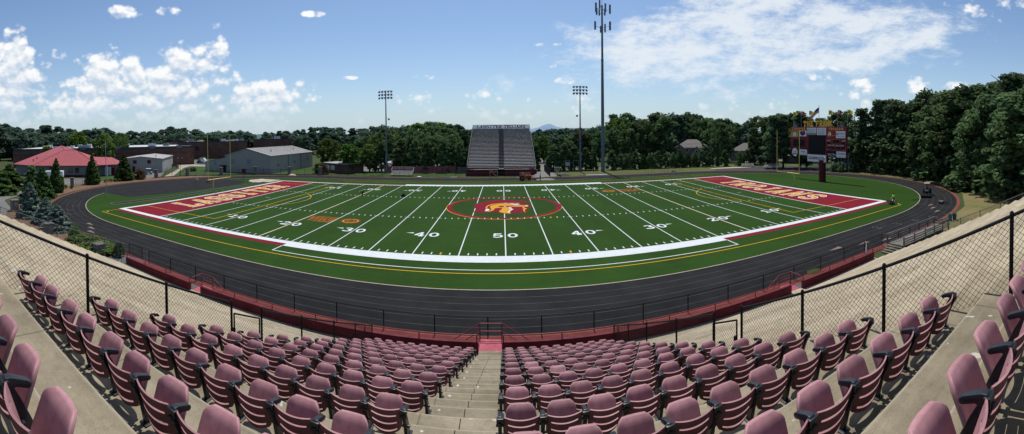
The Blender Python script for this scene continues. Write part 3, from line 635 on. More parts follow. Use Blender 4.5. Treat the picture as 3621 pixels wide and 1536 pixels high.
# small rounded nosing comes from the bevel
prof+=[(-18.6,-.2),(-18.9,-.2)]
mb=MB(); xs=[XL]+[XL+ (XR-XL)*k/12 for k in range(1,12)]+[XR]
n=len(prof)
for x in xs:
    mb.v+=[(x,p[0],p[1]) for p in prof]
for a in range(len(xs)-1):
    for k in range(n-1): mb.f.append([a*n+k,(a+1)*n+k,(a+1)*n+k+1,a*n+k+1]); mb.mi.append(0)
mb.f.append(list(range(n))); mb.mi.append(0); mb.f.append([(len(xs)-1)*n+k for k in range(n)][::-1]); mb.mi.append(0)
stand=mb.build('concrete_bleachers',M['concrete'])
tag(stand,'wide pale concrete bleachers stepping down to the red wall in front of the track','bleachers')
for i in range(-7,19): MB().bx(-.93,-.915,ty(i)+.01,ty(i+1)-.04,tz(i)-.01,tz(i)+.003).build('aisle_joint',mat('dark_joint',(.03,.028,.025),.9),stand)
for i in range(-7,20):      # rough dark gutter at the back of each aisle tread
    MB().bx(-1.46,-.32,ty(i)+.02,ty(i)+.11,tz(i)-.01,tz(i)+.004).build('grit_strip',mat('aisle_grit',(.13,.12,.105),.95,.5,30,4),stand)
sm=MB(); sm.bx(-1.38,-.32,ty(0)-.18,ty(0)-.02,tz(-1)-.01,tz(-1)+.012); sm.build('painted_nosing',M['beige'],stand)
rnd=random.Random(5)
for i in range(-3,18):      # white anchor patches beside the aisle seats
    if i%2: continue
    for sx_ in (-1.40,):
        cx=sx_+rnd.uniform(-.02,.05); cy=ty(i+1)-.12; r0=rnd.uniform(.02,.045)
        wm=MB(); wm.poly([(cx+r0*rnd.uniform(.7,1.3)*math.cos(2*math.pi*k/9),cy+r0*.8*rnd.uniform(.7,1.3)*math.sin(2*math.pi*k/9),tz(i)+.003) for k in range(9)]); wm.build('anchor_patch',mat('white_filler',(.50,.47,.40),.9,.1,8),stand)
# ------------------------------------------------------------------ maroon front wall with rails, landings, steps
PY0,PY1=-18.8,-18.6; ZB,ZW=1.30,1.93
segs=[(-27.25,-19.55),(-18.5,-1.47),(-.36,16.7),(17.75,25.95)]
names=['first block from the building side','long block left of the centre landing','long block right of the centre landing','short block at the scoreboard end']
for (a,b),nn in zip(segs,names):
    t=MB().bx(a,b,PY0,PY1,-.1,ZW).build('front_wall',M['maroon'],bevel=.015); tag(t,f'low maroon wall along the bleacher foot, {nn}','wall','maroon walls at the foot of the bleachers')
    r=thing('wall_railing',f'red pipe railing on the maroon wall, {nn}','railing',((a+b)/2,-18.7,ZW),group='red railings on the maroon walls')
    L_=b-a; nps=max(2,round(L_/2.75)); rm=MB()
    rm.tube((-L_/2+.05,0,.30),(L_/2-.05,0,.30),.028); rm.build('top_rail',M['redrail'],r,smooth=True)
    for k in range(nps+1):
        x=-L_/2+.08+(L_-.16)*k/nps; MB().tube((x,0,0),(x,0,.29),.03).build('post',M['redrail'],r,smooth=True)
def landing(x0,x1,stairs,label):
    t=thing('stair_landing',label,'landing',((x0+x1)/2,-18.05,0),group='red landings through the front wall')
    w=x1-x0; h=w/2
    MB().bx(-h,h,-.75,.55,0,1.385).build('platform',M['redpaint'],t,bevel=.01)
    for s in stairs:
        st=MB()
        for k in range(8): st.bx(s*(h+.01+k*.25),s*(h+.01+(k+1)*.25),-.52,.53,0,1.385-(k+1)*.154)
        st.build('steps',M['redpaint'],t)
        rl=MB(); 
        for y in (.50,):
            rl.path([(s*h,y,2.22),(s*(h+1.95),y,.98),(s*(h+2.2),y,.95)],.026); rl.path([(s*h,y,1.82),(s*(h+1.95),y,.58)],.022)
            rl.tube((s*(h+1.95),y,0),(s*(h+1.95),y,.98),.026)
        rl.build('stair_rail',M['redrail'],t,smooth=True)
    gl_=MB()
    for z in (2.22,1.82): gl_.tube((-h,.50,z),(h,.50,z),.026)
    for x in (-h,h): gl_.tube((x,.50,1.385),(x,.50,2.22),.028)
    for s in (-1,1):
        if s not in stairs:
            for z in (2.22,1.82): gl_.tube((s*h,-.5,z),(s*h,.5,z),.024)
    gl_.build('guard_rail',M['redrail'],t,smooth=True)
landing(-1.47,-.36,(-1,1),'red painted centre landing with stairs going down both ways to the track')
landing(-19.55,-18.5,(1,),'red landing with one stair, in the wall gap nearest the red roofed building')
landing(16.7,17.75,(-1,),'red landing with one stair, in the wall gap nearest the scoreboard')
# ------------------------------------------------------------------ stadium seats
SP=.54; SXR=-.31; SXL=-1.53; NS=9
def shell(fn,nu,nv,present,th):
    """two-sided sheet: fn(u,v)->(point, normal); cells switched off leave slots"""
    V=[];F=[]
    for side in (0,1):
        for j in range(nv+1):
            for i in range(nu+1):
                p,nrm=fn(i/nu*2-1,j/nv); V.append(p-nrm*th*side)
    W_=nu+1; off=W_*(nv+1); idx=lambda s,i,j:s*off+j*W_+i
    ok=lambda i,j:0<=i<nu and 0<=j<nv and present(i,j)
    for j in range(nv):
        for i in range(nu):
            if not ok(i,j): continue
            a,b,c,d=idx(0,i,j),idx(0,i+1,j),idx(0,i+1,j+1),idx(0,i,j+1)
            F.append((a,b,c,d)); F.append((d+off,c+off,b+off,a+off))
            if not ok(i,j-1): F.append((b,a,a+off,b+off))
            if not ok(i,j+1): F.append((d,c,c+off,d+off))
            if not ok(i-1,j): F.append((a,d,d+off,a+off))
            if not ok(i+1,j): F.append((c,b,b+off,c+off))
    return V,F
zrows=[.095,.115,.145,.185,.208,.240,.270,.290,.313,.345,.375,.395,.417,.445,.470,.488]
slots={3,7,11}
def backfn(u,v):
    j=v*(len(zrows)-1); k=min(int(j),len(zrows)-2); z=zrows[k]+(zrows[k+1]-zrows[k])*(j-k)
    w=.150+.076*min(1,max(0,(z-.095)/.13))**.55
    if z>.45: w-= .014*((z-.45)/.038)**2.4
    y=(.488-z)*.33-.048+.045*u*u
    zz=z-(1-u*u)*(.010+.050*min(1,(.488-z)/.30))*(1 if z>.14 else .55)+.006
    return Vector((SP/2+u*w,y,zz)),Vector((-.25*u,-.93,-.30)).normalized()
V,F=shell(backfn,16,len(zrows)-1,lambda i,j:not(j in slots and 2<=i<14),.016)
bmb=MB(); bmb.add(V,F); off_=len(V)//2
bmb.mi=[0 if all(i<off_ for i in f) else 1 for f in bmb.f]  # rear faces get the plastic with shade painted in, edges and front stay pink
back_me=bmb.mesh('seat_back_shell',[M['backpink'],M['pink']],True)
C27,S27=math.cos(R(23)),math.sin(R(23))
def panfn(u,v):
    b=v*.355; w=.198 if b<.25 else .198-.070*((b-.25)/.105)**2.6
    w=w if b>.05 else .17+.03*b/.05
    cur=.018*u*u+ (.036*((b-.28)/.075)**2 if b>.28 else 0)*-1
    p=Vector((0,.150+b*S27,.135+b*C27)); nrm=Vector((0,-C27,S27))
    return Vector((SP/2+u*w,0,0))+p+nrm*cur,(nrm+Vector((u*.12,0,0))).normalized()
V,F=shell(panfn,12,12,lambda i,j:True,.042)
pm=MB().add(V,F); pan_me=pm.mesh('seat_pan_shell',M['pink'],True)
bm=bmesh.new(); bm.from_mesh(pan_me); es=[e for e in bm.edges if e.calc_face_angle(0)>R(50)]
bmesh.ops.bevel(bm,geom=es,offset=.013,segments=3,profile=.55,affect='EDGES',clamp_overlap=True); bm.to_mesh(pan_me); bm.free()
pan_me.polygons.foreach_set('use_smooth',[True]*len(pan_me.polygons))
def arm_mesh():
    mb=MB(); w=.024
    mb.prism([(.13,0),(.27,0),(.27,.02),(.235,.06),(.19,.20),(.125,.33),(.06,.44),(-.03,.44),(.035,.31),(.085,.19),(.115,.06)],-w,w,'x')
    mb.prism([(-.012,.415),(-.010,.478),(.010,.500),(.05,.498),(.165,.455),(.188,.436),(.186,.412),(.165,.405),(.085,.432),(.055,.42),(.0,.395)],-.028,.028,'x'); mb.bx(-.044,.044,-.014,.03,.425,.488)
    mb.prism([(.10,0),(.30,0),(.30,.016),(.10,.016)],-.05,.05,'x')
    mb.tube((-.05,.0,.40),(.05,.0,.40),.016); mb.tube((-.055,.12,.20),(.055,.12,.20),.018)
    me=mb.mesh('seat_arm_shape',M['blackmetal'])
    bm=bmesh.new(); bm.from_mesh(me); es=[e for e in bm.edges if len(e.link_faces)==2 and e.calc_face_angle(0)>R(30)]
    bmesh.ops.bevel(bm,geom=es,offset=.007,segments=2,profile=.6,affect='EDGES',clamp_overlap=True); bm.to_mesh(me); bm.free()
    me.polygons.foreach_set('use_smooth',[True]*len(me.polygons)); me.set_sharp_from_angle(angle=R(40)); return me
arm_me=arm_mesh()
ORD=['first','second','third','fourth','fifth','sixth','seventh','eighth','ninth','tenth','eleventh','twelfth','thirteenth']
def seat_parts(root,end):
    for nm_,me in (('seat_pan',pan_me),('backrest',back_me),('armrest',arm_me)):
        link(bpy.data.objects.new(nm_,me),root)
    if end:
        o=bpy.data.objects.new('armrest',arm_me); o.location=(SP,0,0); link(o,root)
protos={}
rnd=random.Random(11)
for row in range(-3,10):
    i=2*row; yk=-32.25+2*TD*row; rr=ORD[9-row]
    for side in ('right','left'):
        for j in range(NS):
            x=SXR+SP*j if side=='right' else SXL-SP*(j+1)
            if row==-3 and (x+.3<1.0 and x+.3>-1.9): continue
            lab=f'faded pink stadium seat, {ORD[j]} from the stairs, {rr} row from the red wall, {side} block'
            end=(side=='right' and j==NS-1) or (side=='left' and j==0)
            if end not in protos:
                o=thing('stadium_seat',lab,'stadium seat',(x,yk,tz(i)),0,'pink folding seats in the bleachers'); seat_parts(o,end); protos[end]=o
            else:
                o=dup(protos[end],(x,yk,tz(i)),0,lab)
            for ch in o.children:
                if ch.name.startswith('seat_pan'):
                    ch.rotation_euler=(rnd.uniform(-.07,.05),0,rnd.uniform(-.015,.015))
            # two seats hang half open
            if side=='right' and ((row,j) in ((4,1),(3,2))):
                for ch in o.children:
                    if ch.name.startswith('seat_pan'): ch.rotation_euler=(-.45,0,0); ch.location=(0,-.02,.10)
# ------------------------------------------------------------------ chain-link fences
def wires(mb,L_,h,pitch,r,slope=0,y0=0,up=.02):
    """two families of diagonal wires over a panel L_ long (x) and h tall (z); the panel leans along its slope"""
    n=int((L_+h)/pitch)+2; ax,ay,az_=[],[],[]
    for fam in (0,1):
        for k in range(-2,n):
            s0=k*pitch-(h if fam==0 else 0)*0
            # line s = s0 + t (fam 0) or s = s0 - t (fam 1), t in 0..h
            a=(s0-h if fam==0 else s0); b=(s0 if fam==0 else s0-h)
            ta,tb=0.0,h
            x0,x1=a,b
            def clip(xa,ta,xb,tb,lim,keep_gt):
                return None
            lo,hi=0,L_
            p=[(x0,ta),(x1,tb)]
            # clip to 0..L_
            (xa,ya),(xb,yb)=p; d=xb-xa
            t0,t1=0.0,1.0
            if abs(d)>1e-9:
                q0=(lo-xa)/d;q1=(hi-xa)/d
                if q0>q1:q0,q1=q1,q0
                t0=max(t0,q0);t1=min(t1,q1)
            if t1-t0<1e-3: continue
            A=(xa+d*t0,ya+(yb-ya)*t0);B=(xa+d*t1,ya+(yb-ya)*t1)
            off=.002 if fam else -.002
            mb.tube((A[0],y0+off,A[1]+slope*A[0]-0),(B[0],y0+off,B[1]+slope*B[0]+(up if abs(B[1]-h)<1e-6 else 0)),r,n=3,cap=False)
    return mb
def slope_fence(name,label,p0,p1,h,posts,zbase,wr,pr,rr,pitch,m,group=None,gates=(),basez=None):
    """fence from p0 to p1 (x,y); zbase(s): ground line along the panel; posts: distances along"""
    d=Vector((p1[0]-p0[0],p1[1]-p0[1])); L_=d.length; a=math.atan2(d.y,d.x)
    t=thing(name,label,'fence',(p0[0],p0[1],0),a,group)
    z0=zbase(0);sl_=(zbase(L_)-z0)/L_
    me=MB(); wires(me,L_,h-.05,pitch,wr,sl_,0); o=me.build('mesh_panel',m,t); o.location=(0,0,z0+.05)
    MB().tube((0,0,z0+h),(L_,0,z0+h+sl_*L_),rr).build('top_rail',m,t,smooth=True)
    for s in posts:
        zb=basez(s) if basez else z0+sl_*s
        MB().tube((s,0,zb),(s,0,z0+sl_*s+h+.03),pr).lathe([(pr*1.15,0),(pr*1.15,.03),(pr*.6,.055),(0,.06)],(s,0,z0+sl_*s+h+.01),8).build('post',m,t,smooth=True)
    return t
def tread_z(y):
    return tz(math.floor((y-Y00)/TD))
def line_z(y,o=0.10): return Z00+.17-(y-Y00)*TR/TD+o
bk=M['blackmat']
FXL,FXR=-6.68,5.05
def side_fence(X,y0,y1,posts,label,h=1.14):
    return slope_fence('chainlink_fence',label,(X,y0),(X,y1),h,[p-y0 for p in posts],lambda s:line_z(y0+s,-.02),.0034,.031,.026,.094,bk,'black chain-link fences beside the seats',basez=lambda s:tread_z(y0+s))
side_fence(FXL,-36.8,-29.45,[-35.6,-33.52,-31.6,-29.45],'tall black chain-link fence along the left seat block, upper run')
side_fence(FXL,-28.15,-19.0,[-28.15,-25.9,-23.4,-21.2,-19.0],'black chain-link fence along the left seat block, below its gate',1.12)
side_fence(FXR,-37.6,-29.55,[-37.4,-35.62,-33.5,-31.6,-29.55],'tall black chain-link fence along the right seat block, upper run')
side_fence(FXR,-28.3,-19.0,[-28.3,-26.0,-23.4,-21.2,-19.0],'black chain-link fence along the right seat block, below its gate',1.12)
for X,sd_ in ((FXL,'left'),(FXR,'right')):
    y0=-29.35; L_=1.1; t=thing('chainlink_gate',f'narrow black chain-link gate in the fence beside the {sd_} seat block','gate',(X,y0,0),R(90),'gates in the seat block fences')
    z=line_z(y0,-.1); sl_=-TR/TD; me=MB(); wires(me,L_,.86,.094,.0034,sl_,0); o=me.build('mesh_panel',bk,t); o.location=(0,0,z+.02)
    f=MB(); z1=z; z2=z+sl_*L_
    for q in ((0,0,z1,0,0,z1+.95),(L_,0,z2,L_,0,z2+.95),(0,0,z1,L_,0,z2),(0,0,z1+.95,L_,0,z2+.95)): f.tube(q[:3],q[3:],.022)
    f.build('gate_frame',bk,t,smooth=True); MB().box((.02,.03,z1+.5),(.05,.07,.12)).build('latch',bk,t)
    fy=(-29.45,-28.15) if X<0 else (-29.55,-28.3)
# front fence on the track edge
def flat_fence(label,p0,p1,step=3.13,h=1.22,m=None,wr=.0045,pitch=.10,group='black chain-link fences round the track',name='chainlink_fence',z=0,mesh=True):
    m=m or bk; d=Vector((p1[0]-p0[0],p1[1]-p0[1])); L_=d.length; n=max(1,round(L_/step)); a=math.atan2(d.y,d.x)
    t=thing(name,label,'fence',(p0[0],p0[1],z),a,group)
    if mesh: me=MB(); wires(me,L_,h-.05,pitch,wr,0,0,0); o=me.build('mesh_panel',m,t); o.location=(0,0,.04)
    MB().tube((0,0,h),(L_,0,h),.024).build('top_rail',m,t,smooth=True)
    MB().tube((0,.012,h*.08),(L_,.012,h*.08),.008,n=5).build('bottom_wire',m,t)
    for k in range(n+1):
        x=L_*k/n; MB().tube((x,.03,0),(x,.03,h+.02),.034).build('post',m,t,smooth=True)
    return t
flat_fence('long black chain-link fence between the front walkway and the track',(-29.4,-14.72),(33.3,-14.72))
flat_fence('short black fence end piece beside the small wooden ramp',(36.9,-14.8),(44.2,-14.6),h=1.0)
flat_fence('short black fence piece at the far left of the walkway',(-33.1,-14.45),(-31,-14.35),h=1.1)
# grey chain-link fences behind the ends of the bleachers
gv=mat('dull_grey_wire',(.16,.155,.15),.6,.2,5,metal=.3)
slope_fence('grey_chainlink_fence','rusty grey chain-link fence climbing the left end of the bleachers',(-27.6,-31),(-27.6,-18.7),.95,[1.6,3.06,4.63,6.13,7.58,8.99,10.33,11.66],lambda s:6.75-.385*s,.0035,.03,.024,.075,gv,'grey fences at the bleacher ends',basez=lambda s:6.0-.45*s)
slope_fence('grey_chainlink_fence','grey chain-link fence climbing the right end of the bleachers',(26.5,-33),(26.5,-20.2),1.0,[1.0,2.11,3.74,5.27,6.81,8.25],lambda s:7.55-.45*s,.0035,.03,.024,.075,gv,'grey fences at the bleacher ends',basez=lambda s:6.6-.45*s)
# ------------------------------------------------------------------ goal posts, poles, tower
def goalpost(x,y,s,label):
    t=thing('goal_post',label,'goal post',(x,y,0),0,'yellow goal posts behind the end lines')
    MB().path([(0,0,0),(0,0,1.9),(s*.15,0,2.45),(s*.6,0,2.85),(s*1.9,0,3.03)],.085,10).build('gooseneck',M['yellow'],t,smooth='all')
    MB().tube((s*1.95,-3.56,3.05),(s*1.95,3.56,3.05),.075,n=10).build('crossbar',M['yellow'],t,smooth=True)
    for k in (-1,1): MB().tube((s*1.95,k*3.56,3.05),(s*1.95,k*3.56,12.2),.05,n=8).build('upright',M['yellow'],t,smooth=True)
    return t
goalpost(-57.16,24.27,1,'yellow goal post on the left, behind the runway strip')
goalpost(57.89,24.7,-1,'yellow goal post in front of the big scoreboard')
t=thing('flagpole','bare grey flagpole standing on the turf inside the left bend','flagpole',(-68.34,4.38,0))
MB().tube((0,0,0),(0,0,11.2),.075,.045,n=8).build('pole',M['galv'],t,smooth=True); MB().ball((0,0,11.28),.09,8,6).build('ball_top',M['galv'],t,smooth='all')
def lightpole(x,y,h,label):
    t=thing('floodlight_pole',label,'floodlight',(x,y,0),0,'stadium floodlights behind the far side')
    MB().tube((0,0,0),(0,0,h),.30,.13,n=12).build('pole',M['greypole'],t,smooth=True)
    MB().bx(-.28,.28,-.42,-.28,3.2,5.6).build('control_box',M['greypole'],t)
    for k in range(3):
        z=h-.1-k*.95; w=2.0
        MB().bx(-w,w,-.05,.05,z-.05,z+.05).build('crossarm',M['greypole'],t)
        for j in range(5):
            xx=-w+.1+j*(2*w-.2)/4
            o=MB().lathe([(.06,.2),(.16,.12),(.36,-.12),(.38,-.2),(.0,-.17)],(0,0,0),12,'y').build('lamp',M['greypole'],t,smooth=True); o.location=(xx,-.25,z-.42)
            o.rotation_euler=(R(-28),0,R((j-2)*9))
    MB().path([(0,0,h*.66),(.5,0,h*.66),(1.0,0,h*.655)],.04,6).build('side_arm',M['greypole'],t)
    MB().lathe([(.05,.2),(.3,-.1),(.32,-.2),(0,-.18)],(1.0,-.1,h*.65),10,'y').build('side_lamp',M['greypole'],t,smooth=True)
    return t
lightpole(-35.2,76.4,25.2,'tall floodlight pole left of the far stand, beside the small metal bleacher')
p=lightpole(22.95,76.15,25.6,'tall floodlight pole right of the far stand, nearest the cell tower')
for ch in p.children:
    if ch.name.startswith('side'): ch.scale=(-1,1,1)
t=thing('cell_tower','very tall grey cell tower with two rings of antenna panels','tower',(29.53,74.78,0))
MB().lathe([(.58,0),(.58,.1),(.50,12),(.42,27),(.36,33)],n=16).build('lower_shaft',M['greypole'],t,smooth=True)
MB().lathe([(.34,33),(.30,42),(.25,49.5),(.0,49.6)],n=14).build('upper_shaft',M['greypole'],t,smooth=True)
MB().lathe([(.40,33.0),(.44,33.05),(.44,33.3),(.40,33.35)],n=14).build('collar',M['greypole'],t)
MB().tube((0,0,49.5),(0,0,54),.04).build('whip_aerial',M['greypole'],t)
am=M['greypole']
for (x,y,z,hh,ww) in [(-2.2,-.3,43.3,2.5,.55),(2.4,-.2,43.5,2.6,.6),(.75,-.6,42.6,2.5,.45),(-.2,.9,42.6,2.0,.45)]+[(-1.95,-.4,48.6,2.8,.55),(-.95,-.9,49.4,2.6,.45),(-1.5,.6,47.7,2.0,.5),(.85,-.7,48.6,2.6,.5),(2.45,.0,48.5,2.7,.55),(1.1,.9,47.7,1.8,.45),(-.6,.9,47.6,1.9,.45)]:
    MB().box((x,y,z),(ww,.28,hh)).build('antenna_panel',mat('antenna_grey',(.20,.23,.26),.6,.08,2),t,bevel=.05)
    MB().path([(0,0,z-.6),(x*.5,y*.5,z-.45),(x*.95,y*.95,z-.1)],.06,6).build('antenna_bracket',am,t)
# ------------------------------------------------------------------ far stand
NR=30; SXa,SXb=-9.9,8.9; YS=69.2; ZS=2.1; RD,RH=.765,.372
t=thing('grandstand','steep metal grandstand with a white lettered sign along its top','grandstand',((SXa+SXb)/2,YS,0))
hw=(SXb-SXa)/2
sb_=mat('grandstand_riser',(.12,.11,.108),.8,.15,1.5)
mb=MB()
for k in range(NR):
    y=k*RD; z=ZS+k*RH
    mb.bx(-hw,hw,y+RD-.03,y+RD,z-.25,z+RH-.06)
mb.build('riser',sb_,t)
for k in range(NR):
    y=k*RD; z=ZS+k*RH
    for a,b in ((-hw,-.75),(.75,hw)) if k%9!=4 else ((-hw,-.75),(.75,hw)):
        MB().bx(a,b,y+.36,y+.66,z+.14,z+.20).build('seat_plank',mat('pale_seat_plank',(.95,.92,.88),.5,.08,2),t)
    MB().bx(-hw,hw,y-.02,y+.36,z-.27,z-.24).build('foot_plank',mat('dull_aluminium',(.11,.105,.105),.6,.2,2),t)
    if k%2==0: MB().bx(-.7,.7,y+.1,y+.5,z-.12,z-.08).build('aisle_step',M['alu'],t)
TOPY,TOPZ=NR*RD,ZS+NR*RH
bd=MB().bx(-hw-.1,hw+.1,TOPY-.02,TOPY+.08,TOPZ-.1,TOPZ+1.3).build('sign_board',mat('sign_bright_white',(.99,.99,1.0),.7,.04,2),t)
lm_=MB(); word='LASSITER TROJANS'; sz=.95
adv=5.5; wtot=(14*adv+adv*.6+5)*sz/7; k0=(2*hw-2.6)/wtot
for wd,off in (('LASSITER',0),('TROJANS',8.6*adv*sz/7*k0)): glyphs(MB_:=MB(),wd,(-hw+1.3+off,TOPY-.03,TOPZ+.16),(k0,0,0),(0,0,1),sz,adv=adv,w=1.15,ez=(0,-1,0),step=.002); MB_.build('lettering',mat('sign_maroon',(.06,.012,.018),.7,.1,3),bd)
for a,b in ((-hw-.3,-.9),(.9,hw+.3)): MB().bx(a,b,-.45,-.3,0,1.75).build('front_panel',M['maroon'],t)
MB().bx(-.9,.9,.3,.4,0,1.75).build('gap_panel',M['black'],t)
for s in (-1,1):
    rl=MB(); rl.tube((s*(hw+.08),-.2,2.9),(s*(hw+.08),TOPY,TOPZ+1.0),.05); rl.tube((s*(hw+.08),-.2,2.4),(s*(hw+.08),TOPY,TOPZ+.5),.035)
    for k in range(0,NR+1,3): rl.tube((s*(hw+.08),k*RD,ZS+k*RH-.3),(s*(hw+.08),k*RD,ZS+k*RH+1.0),.03)
    rl.build('side_rail',mat('rail_grey',(.24,.24,.25),.6,.2,3),t)
for s in (-1,1):
    fr=MB()
    for k in range(0,NR+1,5): fr.bx(s*(hw-.4)-.08,s*(hw-.4)+.08,k*RD-.08,k*RD+.08,0,ZS+k*RH-.3)
    fr.prism([(0,ZS-.6),(TOPY,TOPZ-.6),(TOPY,TOPZ-.9),(0,ZS-.9)],s*(hw-.4)-.06,s*(hw-.4)+.06,'x')
    fr.build('support_frame',M['greypole'],t)
for a,b in ((-hw,-.9),(.9,hw)):
    fr=MB(); fr.tube((a,-.35,2.35),(b,-.35,2.35),.03)
    n=4
    for k in range(n+1): fr.tube((a+(b-a)*k/n,-.35,1.7),(a+(b-a)*k/n,-.35,2.35),.025)
    fr.build('front_rail',mat('rail_pink',(.30,.12,.13),.6,.2,3),t)
# small metal bleacher
def smallbleacher(x,y,rz,label,n=5,w=6.4,hand=True):
    t=thing('small_bleacher',label,'bleacher',(x,y,0),rz,'small aluminium bleachers')
    for k in range(n):
        MB().bx(-w/2,w/2,k*.62,k*.62+.26,.40+k*.22,.45+k*.22).build('seat_plank',M['alu'],t)
        if k: MB().bx(-w/2,w/2,k*.62-.35,k*.62-.05,.16+k*.2,.19+k*.2).build('foot_plank',M['galv'],t)
    for s in (-.45,0,.45):
        f=MB(); f.tube((s*w,0,0),(s*w,0,.4),.03); f.tube((s*w,n*.62,0),(s*w,n*.62-.4,.4+(n-1)*.22),.03); f.tube((s*w,0,.36),(s*w,n*.62-.4,.36+(n-1)*.22),.03); f.tube((s*w,0,.02),(s*w,n*.62,.02),.03)
        f.build('frame',M['galv'],t)
    if hand:
        g=MB(); yy=n*.62-.35; zt=.45+(n-1)*.22+1.0
        g.tube((-w/2,yy,zt),(w/2,yy,zt),.03); g.tube((-w/2,yy,zt-.5),(w/2,yy,zt-.5),.02)
        for s in (-1,-.35,.35,1): g.tube((s*w/2,yy,zt-1),(s*w/2,yy,zt),.025)
        for s in (-1,1): g.tube((s*w/2,yy,zt),(s*w/2,yy-1.2,zt-.9),.025)
        g.build('guard_rail',M['galv'],t)
    return t
smallbleacher(-28.4,67.6,0,'small aluminium bleacher behind the black fence, left of the far stand')
smallbleacher(75.9,66.4,R(-38),'low aluminium bench rows beside the pale sand strip',4,4.2,False)
smallbleacher(78.6,57.6,R(-52),'aluminium bench rows behind the right goal post',5,5.0,False)
smallbleacher(86.6,48.9,R(-60),'low bench rows under the left half of the scoreboard',3,5.5,False)
smallbleacher(87.3,43.2,R(-60),'low bench rows behind the red scoreboard pole',3,4.5,False)
# far fence, brick pillars, iron fence
flat_fence('black fence along the far side of the track, left of the far stand',(-51.5,65.5),(-10.2,66.2),2.6,1.27,wr=.006,pitch=.16)
flat_fence('black fence along the far side of the track, in front of the far stand',(-10,66.3),(8.2,65.4),2.6,1.2,wr=.006,pitch=.16)
PIL=[(-90.88,35.63),(-87.48,45.31),(-80.17,52.83),(-72.08,59.61),(-61.74,63.06),(-52.49,65.73)]
plab=['stone pillar at the near end of the iron fence, beside the car park gate','stone pillar between the path steps and the lamp post','stone pillar in front of the low lean-to of the pale gym','stone pillar in front of the gym gable wall','stone pillar in front of the gym side wall','stone pillar at the far end of the iron fence, beside the brick hut']
def pillar(x,y,h,lab,w=1.0,rz=0):
    t=thing('stone_pillar',lab,'pillar',(x,y,0),rz,'stone pillars along the outer edge of the track'); MB().bx(-w/2,w/2,-w/2,w/2,-.2,h-.12).build('shaft',M['stone'],t,bevel=.03); MB().bx(-w/2-.09,w/2+.09,-w/2-.09,w/2+.09,h-.12,h).build('cap',mat('cap_stone',(.16,.14,.13),.9,.2,3),t,bevel=.02)
for (x,y),l in zip(PIL,plab): pillar(x,y,2.45,l,1.0,R(35))
pillar(-87.8,6.15,2.35,'stone pillar between two cone shaped evergreens on the left bend',.9,R(60))
pillar(-34.55,-17.15,1.25,'low brick pillar at the lower end of the grey fence',.95); pillar(-45.66,-18.1,1.4,'low brick pillar half hidden behind the blue cedars',1.0); pillar(-63,-17.0,1.9,'tall stone pillar behind the big blue cedar, beside the drive',1.2)
def iron(a,b,lab,h=1.75):
    d=Vector((b[0]-a[0],b[1]-a[1])); L_=d.length; t=thing('iron_fence',lab,'fence',(a[0],a[1],0),math.atan2(d.y,d.x),'black iron fences between the stone pillars')
    p=MB(); n=int(L_/.22)
    for k in range(n): p.tube((.4+k*.22,0,.1),(.4+k*.22,0,h),.010,n=4,cap=False)
    p.build('pickets',bk,t)
    for z in (.22,h-.15): MB().bx(0,L_,-.02,.02,z-.02,z+.02).build('rail',bk,t)
    for k in range(1,max(2,int(L_/2.3))): x=L_*k/max(2,int(L_/2.3)); MB().bx(x-.04,x+.04,-.04,.04,0,h+.08).build('post',bk,t)
    MB().bx(.3,L_-.3,-.12,.12,-.1,.22).build('kerb',M['stone'],t)
il=['in front of the path and steps','in front of the lawn beside the gym','in front of the gym lean-to','in front of the gym gable','in front of the gym side wall']
for k in range(5): iron(PIL[k],PIL[k+1],'black iron picket fence between stone pillars, '+il[k])
for k in range(3): pass
flat_fence('grey wire gate fence beside the pillar and the cone shaped evergreens',(-87.5,6.9),(-89.5,12.0),2.5,1.9,gv,.008,.2,'grey wire fences on the left')
# ------------------------------------------------------------------ buildings
def P3(p,z): return (p[0],p[1],z)
def wallpoly(mb,a,b,z0,z1,z1b=None): mb.poly([P3(a,z0),P3(b,z0),P3(b,z1 if z1b is None else z1b),P3(a,z1)])
def rect_part(name,m,parent,a,b,s0,s1,z0,z1,proud=.05,thick=.06):
    """flat box on the wall a->b (seen with the outside on the right hand of a->b), from s0 to s1 metres along it"""
    a=Vector(a);b=Vector(b);d=(b-a).normalized();n=Vector((d.y,-d.x)); c=a+d*((s0+s1)/2)+n*(proud-thick/2)
    return MB().box((c.x,c.y,(z0+z1)/2),(s1-s0,thick,z1-z0),math.atan2(d.y,d.x)).build(name,m,parent)
def window(parent,a,b,s0,s1,z0,z1,fm=None):
    f=rect_part('window',fm or M['tanmetal'],parent,a,b,s0-.08,s1+.08,z0-.08,z1+.08,.05,.10); rect_part('pane',M['glass'],f,a,b,s0,s1,z0,z1,.065,.02)
# red roofed field house
A=(-119.27,7.34);B=(-105.33,24.01);Lc=(-131.82,4.65)
u=(Vector(B)-Vector(A)).normalized(); v=Vector((-u.y,u.x))
Cc=Vector(B)+v*22; Dc=Vector(A)+v*22
t=thing('field_house','single storey grey building with a broad red metal hip roof','building',(0,0,0))
P1=(-123.33,20.88,8.33);P2=(-118.8,23.32,8.33);P0=(-136.49,25.78,9.79); zE=3.68
rf=MB(); rf.poly([P3(Lc,zE),P3(A,zE),P1,P0]); rf.poly([P3(A,zE),P3(B,zE),P2,P1]); rf.poly([P3(B,zE),P3(Cc,zE),P0,P2]); rf.poly([P1,P2,P0]); rf.poly([P3(Cc,zE),P3(Dc,zE),P3(Lc,zE),P0])
fas=[Lc,A,B,tuple(Cc)]
for a,b in zip(fas,fas[1:]): rf.poly([P3(a,zE-.22),P3(b,zE-.22),P3(b,zE),P3(a,zE)])
ro=rf.build('roof',M['redroof'],t)
rg=MB()
